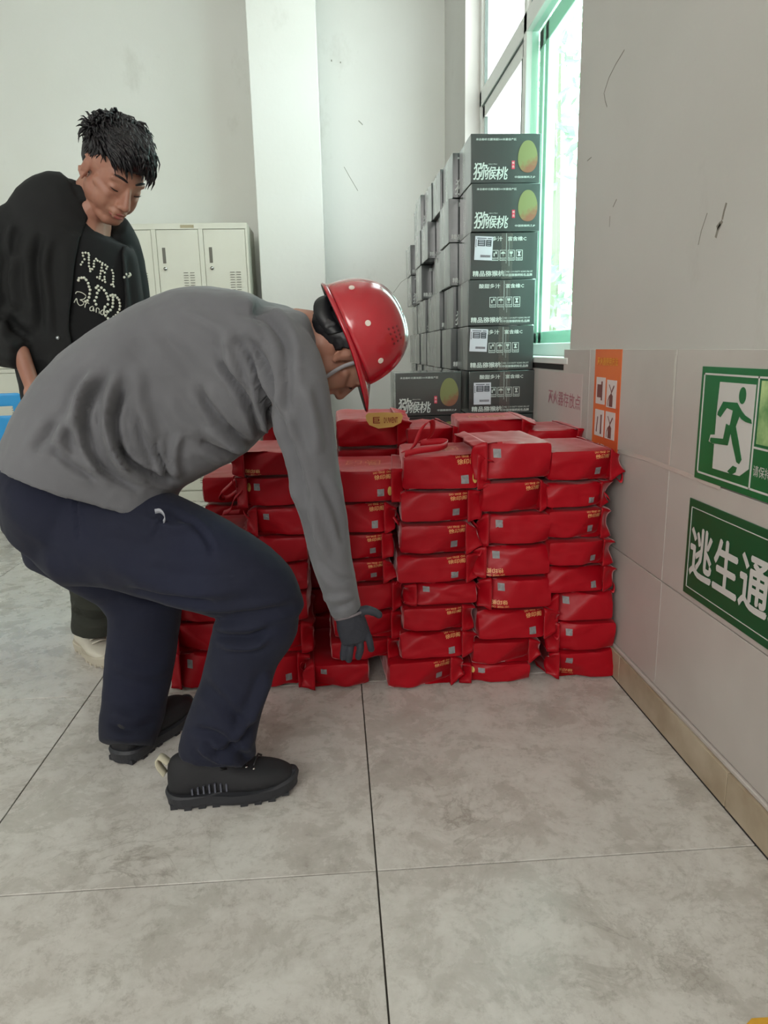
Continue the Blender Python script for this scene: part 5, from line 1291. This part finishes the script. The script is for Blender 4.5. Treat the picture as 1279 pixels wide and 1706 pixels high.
# head
f2 = Vector((.50, -.56, -.66)).normalized(); L2_ = Vector((.74, .62, -.22)); L2_ = (L2_ - f2 * L2_.dot(f2)).normalized(); u2 = f2.cross(L2_)
HC2 = at(190, 292, 1.0)
H2 = Matrix.Translation(HC2) @ Matrix((f2, L2_, u2)).transposed().to_4x4() @ Matrix.Scale(1.03, 4)
hp = [(xf(v, H2), f) for v, f in head_parts() + ear_parts(-1) + ear_parts(1)]
nb = at(140, 352, 1.055)
hp.append(capsule(H2 @ Vector((-.045, 0, -.055)), nb, .052, .060, 18)); hp.append(capsule(H2 @ Vector((-.02, 0, -.075)), at(150, 350, 1.03), .04, .05, 18))
q = at
hp += [bl3(q(138, 360, 1.06), q(125, 430, 1.06), .08, .10), bl3(q(125, 430, 1.06), q(142, 690, 1.07), .10, .10), bl3(q(60, 385, 1.02), q(0, 530, .99), .042, .034), bl3(q(-6, 535, .975), q(34, 588, .915), .026, .020), bl3(q(34, 586, .905), q(58, 655, .90), .024, .021),
       bl3(q(195, 400, 1.14), q(226, 560, 1.2), .04, .034), bl3(q(112, 720, 1.07), q(140, 900, 1.09), .075, .05), bl3(q(140, 900, 1.09), q(160, 1045, 1.125), .045, .032), bl3(q(176, 720, 1.12), q(215, 880, 1.2), .075, .05), bl3(q(215, 880, 1.2), q(232, 1020, 1.28), .045, .032)]
hp += [bl3(q(58, 655, .90), q(72, 695, .93), .030, .030)]
for k in range(4): hp.append(bl3(q(62 + k * 7, 690, .91 + k * .012), q(72 + k * 7, 718, .93 + k * .012), .0095, .008))
hp.append(bl3(q(68, 668, .89), q(82, 688, .90), .011, .009))
body2 = fuse(hp, .0034, 4, 'body'); own('body', body2, M_skin, root2)
facebits(H2, root2)
# hair: cap and loose locks swept forward
cap = [(xf(v, H2), f) for v, f in [ellip((-.030, 0, .060), (.092, .079, .078), 28), ellip((.014, 0, .082), (.082, .070, .056), 24), ellip((-.050, 0, .025), (.066, .073, .075), 24)]]
cm_ = fuse(cap, .004, 2, 'hair'); co = coords(cm_); Mi = np.array(H2.inverted()); lo_ = co @ Mi[:3, :3].T + Mi[:3, 3]
kill = (lo_[:, 2] < .058) & (lo_[:, 0] > .030) | (lo_[:, 2] < -.045) | ((lo_[:, 2] < .022) & (lo_[:, 0] > -.010)) | ((lo_[:, 2] < .045) & (lo_[:, 0] > .012)) | ((lo_[:, 2] < .012) & (lo_[:, 0] > -.034) & (np.abs(lo_[:, 1]) > .05))
cut(cm_, lambda x, y, c: kill)
cm_ = evaluated(cm_, [('SOLIDIFY', dict(thickness=.004, offset=-1))]); ripple(cm_, .002, 60, 4); cm_.shade_smooth()
ho = own('hair', cm_, M_hair, root2)
lk_ = MB(); rl = random.Random(8); bc = hitmesh(cm_); R2 = H2.to_3x3(); c0 = H2 @ Vector((-.02, 0, .035)); nL = 0
for k in range(4000):
    dl = Vector((rl.gauss(0, 1), rl.gauss(0, 1), rl.gauss(.5, .9))).normalized()
    if dl.z < -.15 or nL > 1700: continue
    dw = (R2 @ dl).normalized(); h = bc.ray_cast(c0 + dw * .3, -dw)
    if not h[0]: continue
    pl = H2.inverted() @ h[0]
    if pl.z < .03 and pl.x > -.02: continue
    nrm = dw; top = max(0, dl.z)
    if pl.x > .088: continue
    flow = Vector((1.0 if pl.x > -.07 else -.1, .25 + rl.uniform(-.35, .35), -.25 if top < .5 else .05)) if top > .25 else Vector((rl.uniform(-.3, .2), rl.uniform(-.2, .2), -1))
    fw = R2 @ flow; fw = (fw - nrm * fw.dot(nrm)).normalized()
    ln = (rl.uniform(.030, .048) if top > .35 else rl.uniform(.010, .018)); lift = rl.uniform(.15, .55) if top > .35 else .06
    if top > .35 and pl.x < -.03: fw = (fw + R2 @ Vector((rl.uniform(-.8, .8), rl.uniform(-.9, .9), 0))).normalized(); lift *= 1.2
    a = h[0] - nrm * .002; dn = R2 @ Vector((0, 0, -1))
    pts = [a, a + (fw + nrm * lift).normalized() * ln * .4, a + (fw + nrm * lift * .7).normalized() * ln * .75 + dn * ln * .06, a + (fw + nrm * lift * .3).normalized() * ln + dn * ln * .22]
    r = rl.uniform(.0022, .0042) if top > .35 else .0016; lk_.tube(pts, [r, r * 1.1, r * .8, r * .12], 5); nL += 1
o = link('hair_locks', lk_.mesh('hair_locks', True), M_hair, ho); tag(o, kind='stuff')

for ob in bpy.data.objects:
    if ob.type == 'MESH' and ob.parent and ob.name.split('.')[0] in ('front_print', 'label_ink', 'label_lines', 'laces', 'eyelet', 'side_stripe', 'louvre', 'lettering', 'title', 'picture', 'vent_hole', 'gold_lettering', 'top_print', 'crack', 'scuff', 'handling_icon', 'seal_characters', 'script_lettering', 'embroidery', 'badge_lettering', 'tape_strip', 'eyelash', 'tape_crease', 'white_rivet', 'snap_button', 'picture_panel', 'seal', 'border'):
        ob['kind'] = 'stuff'
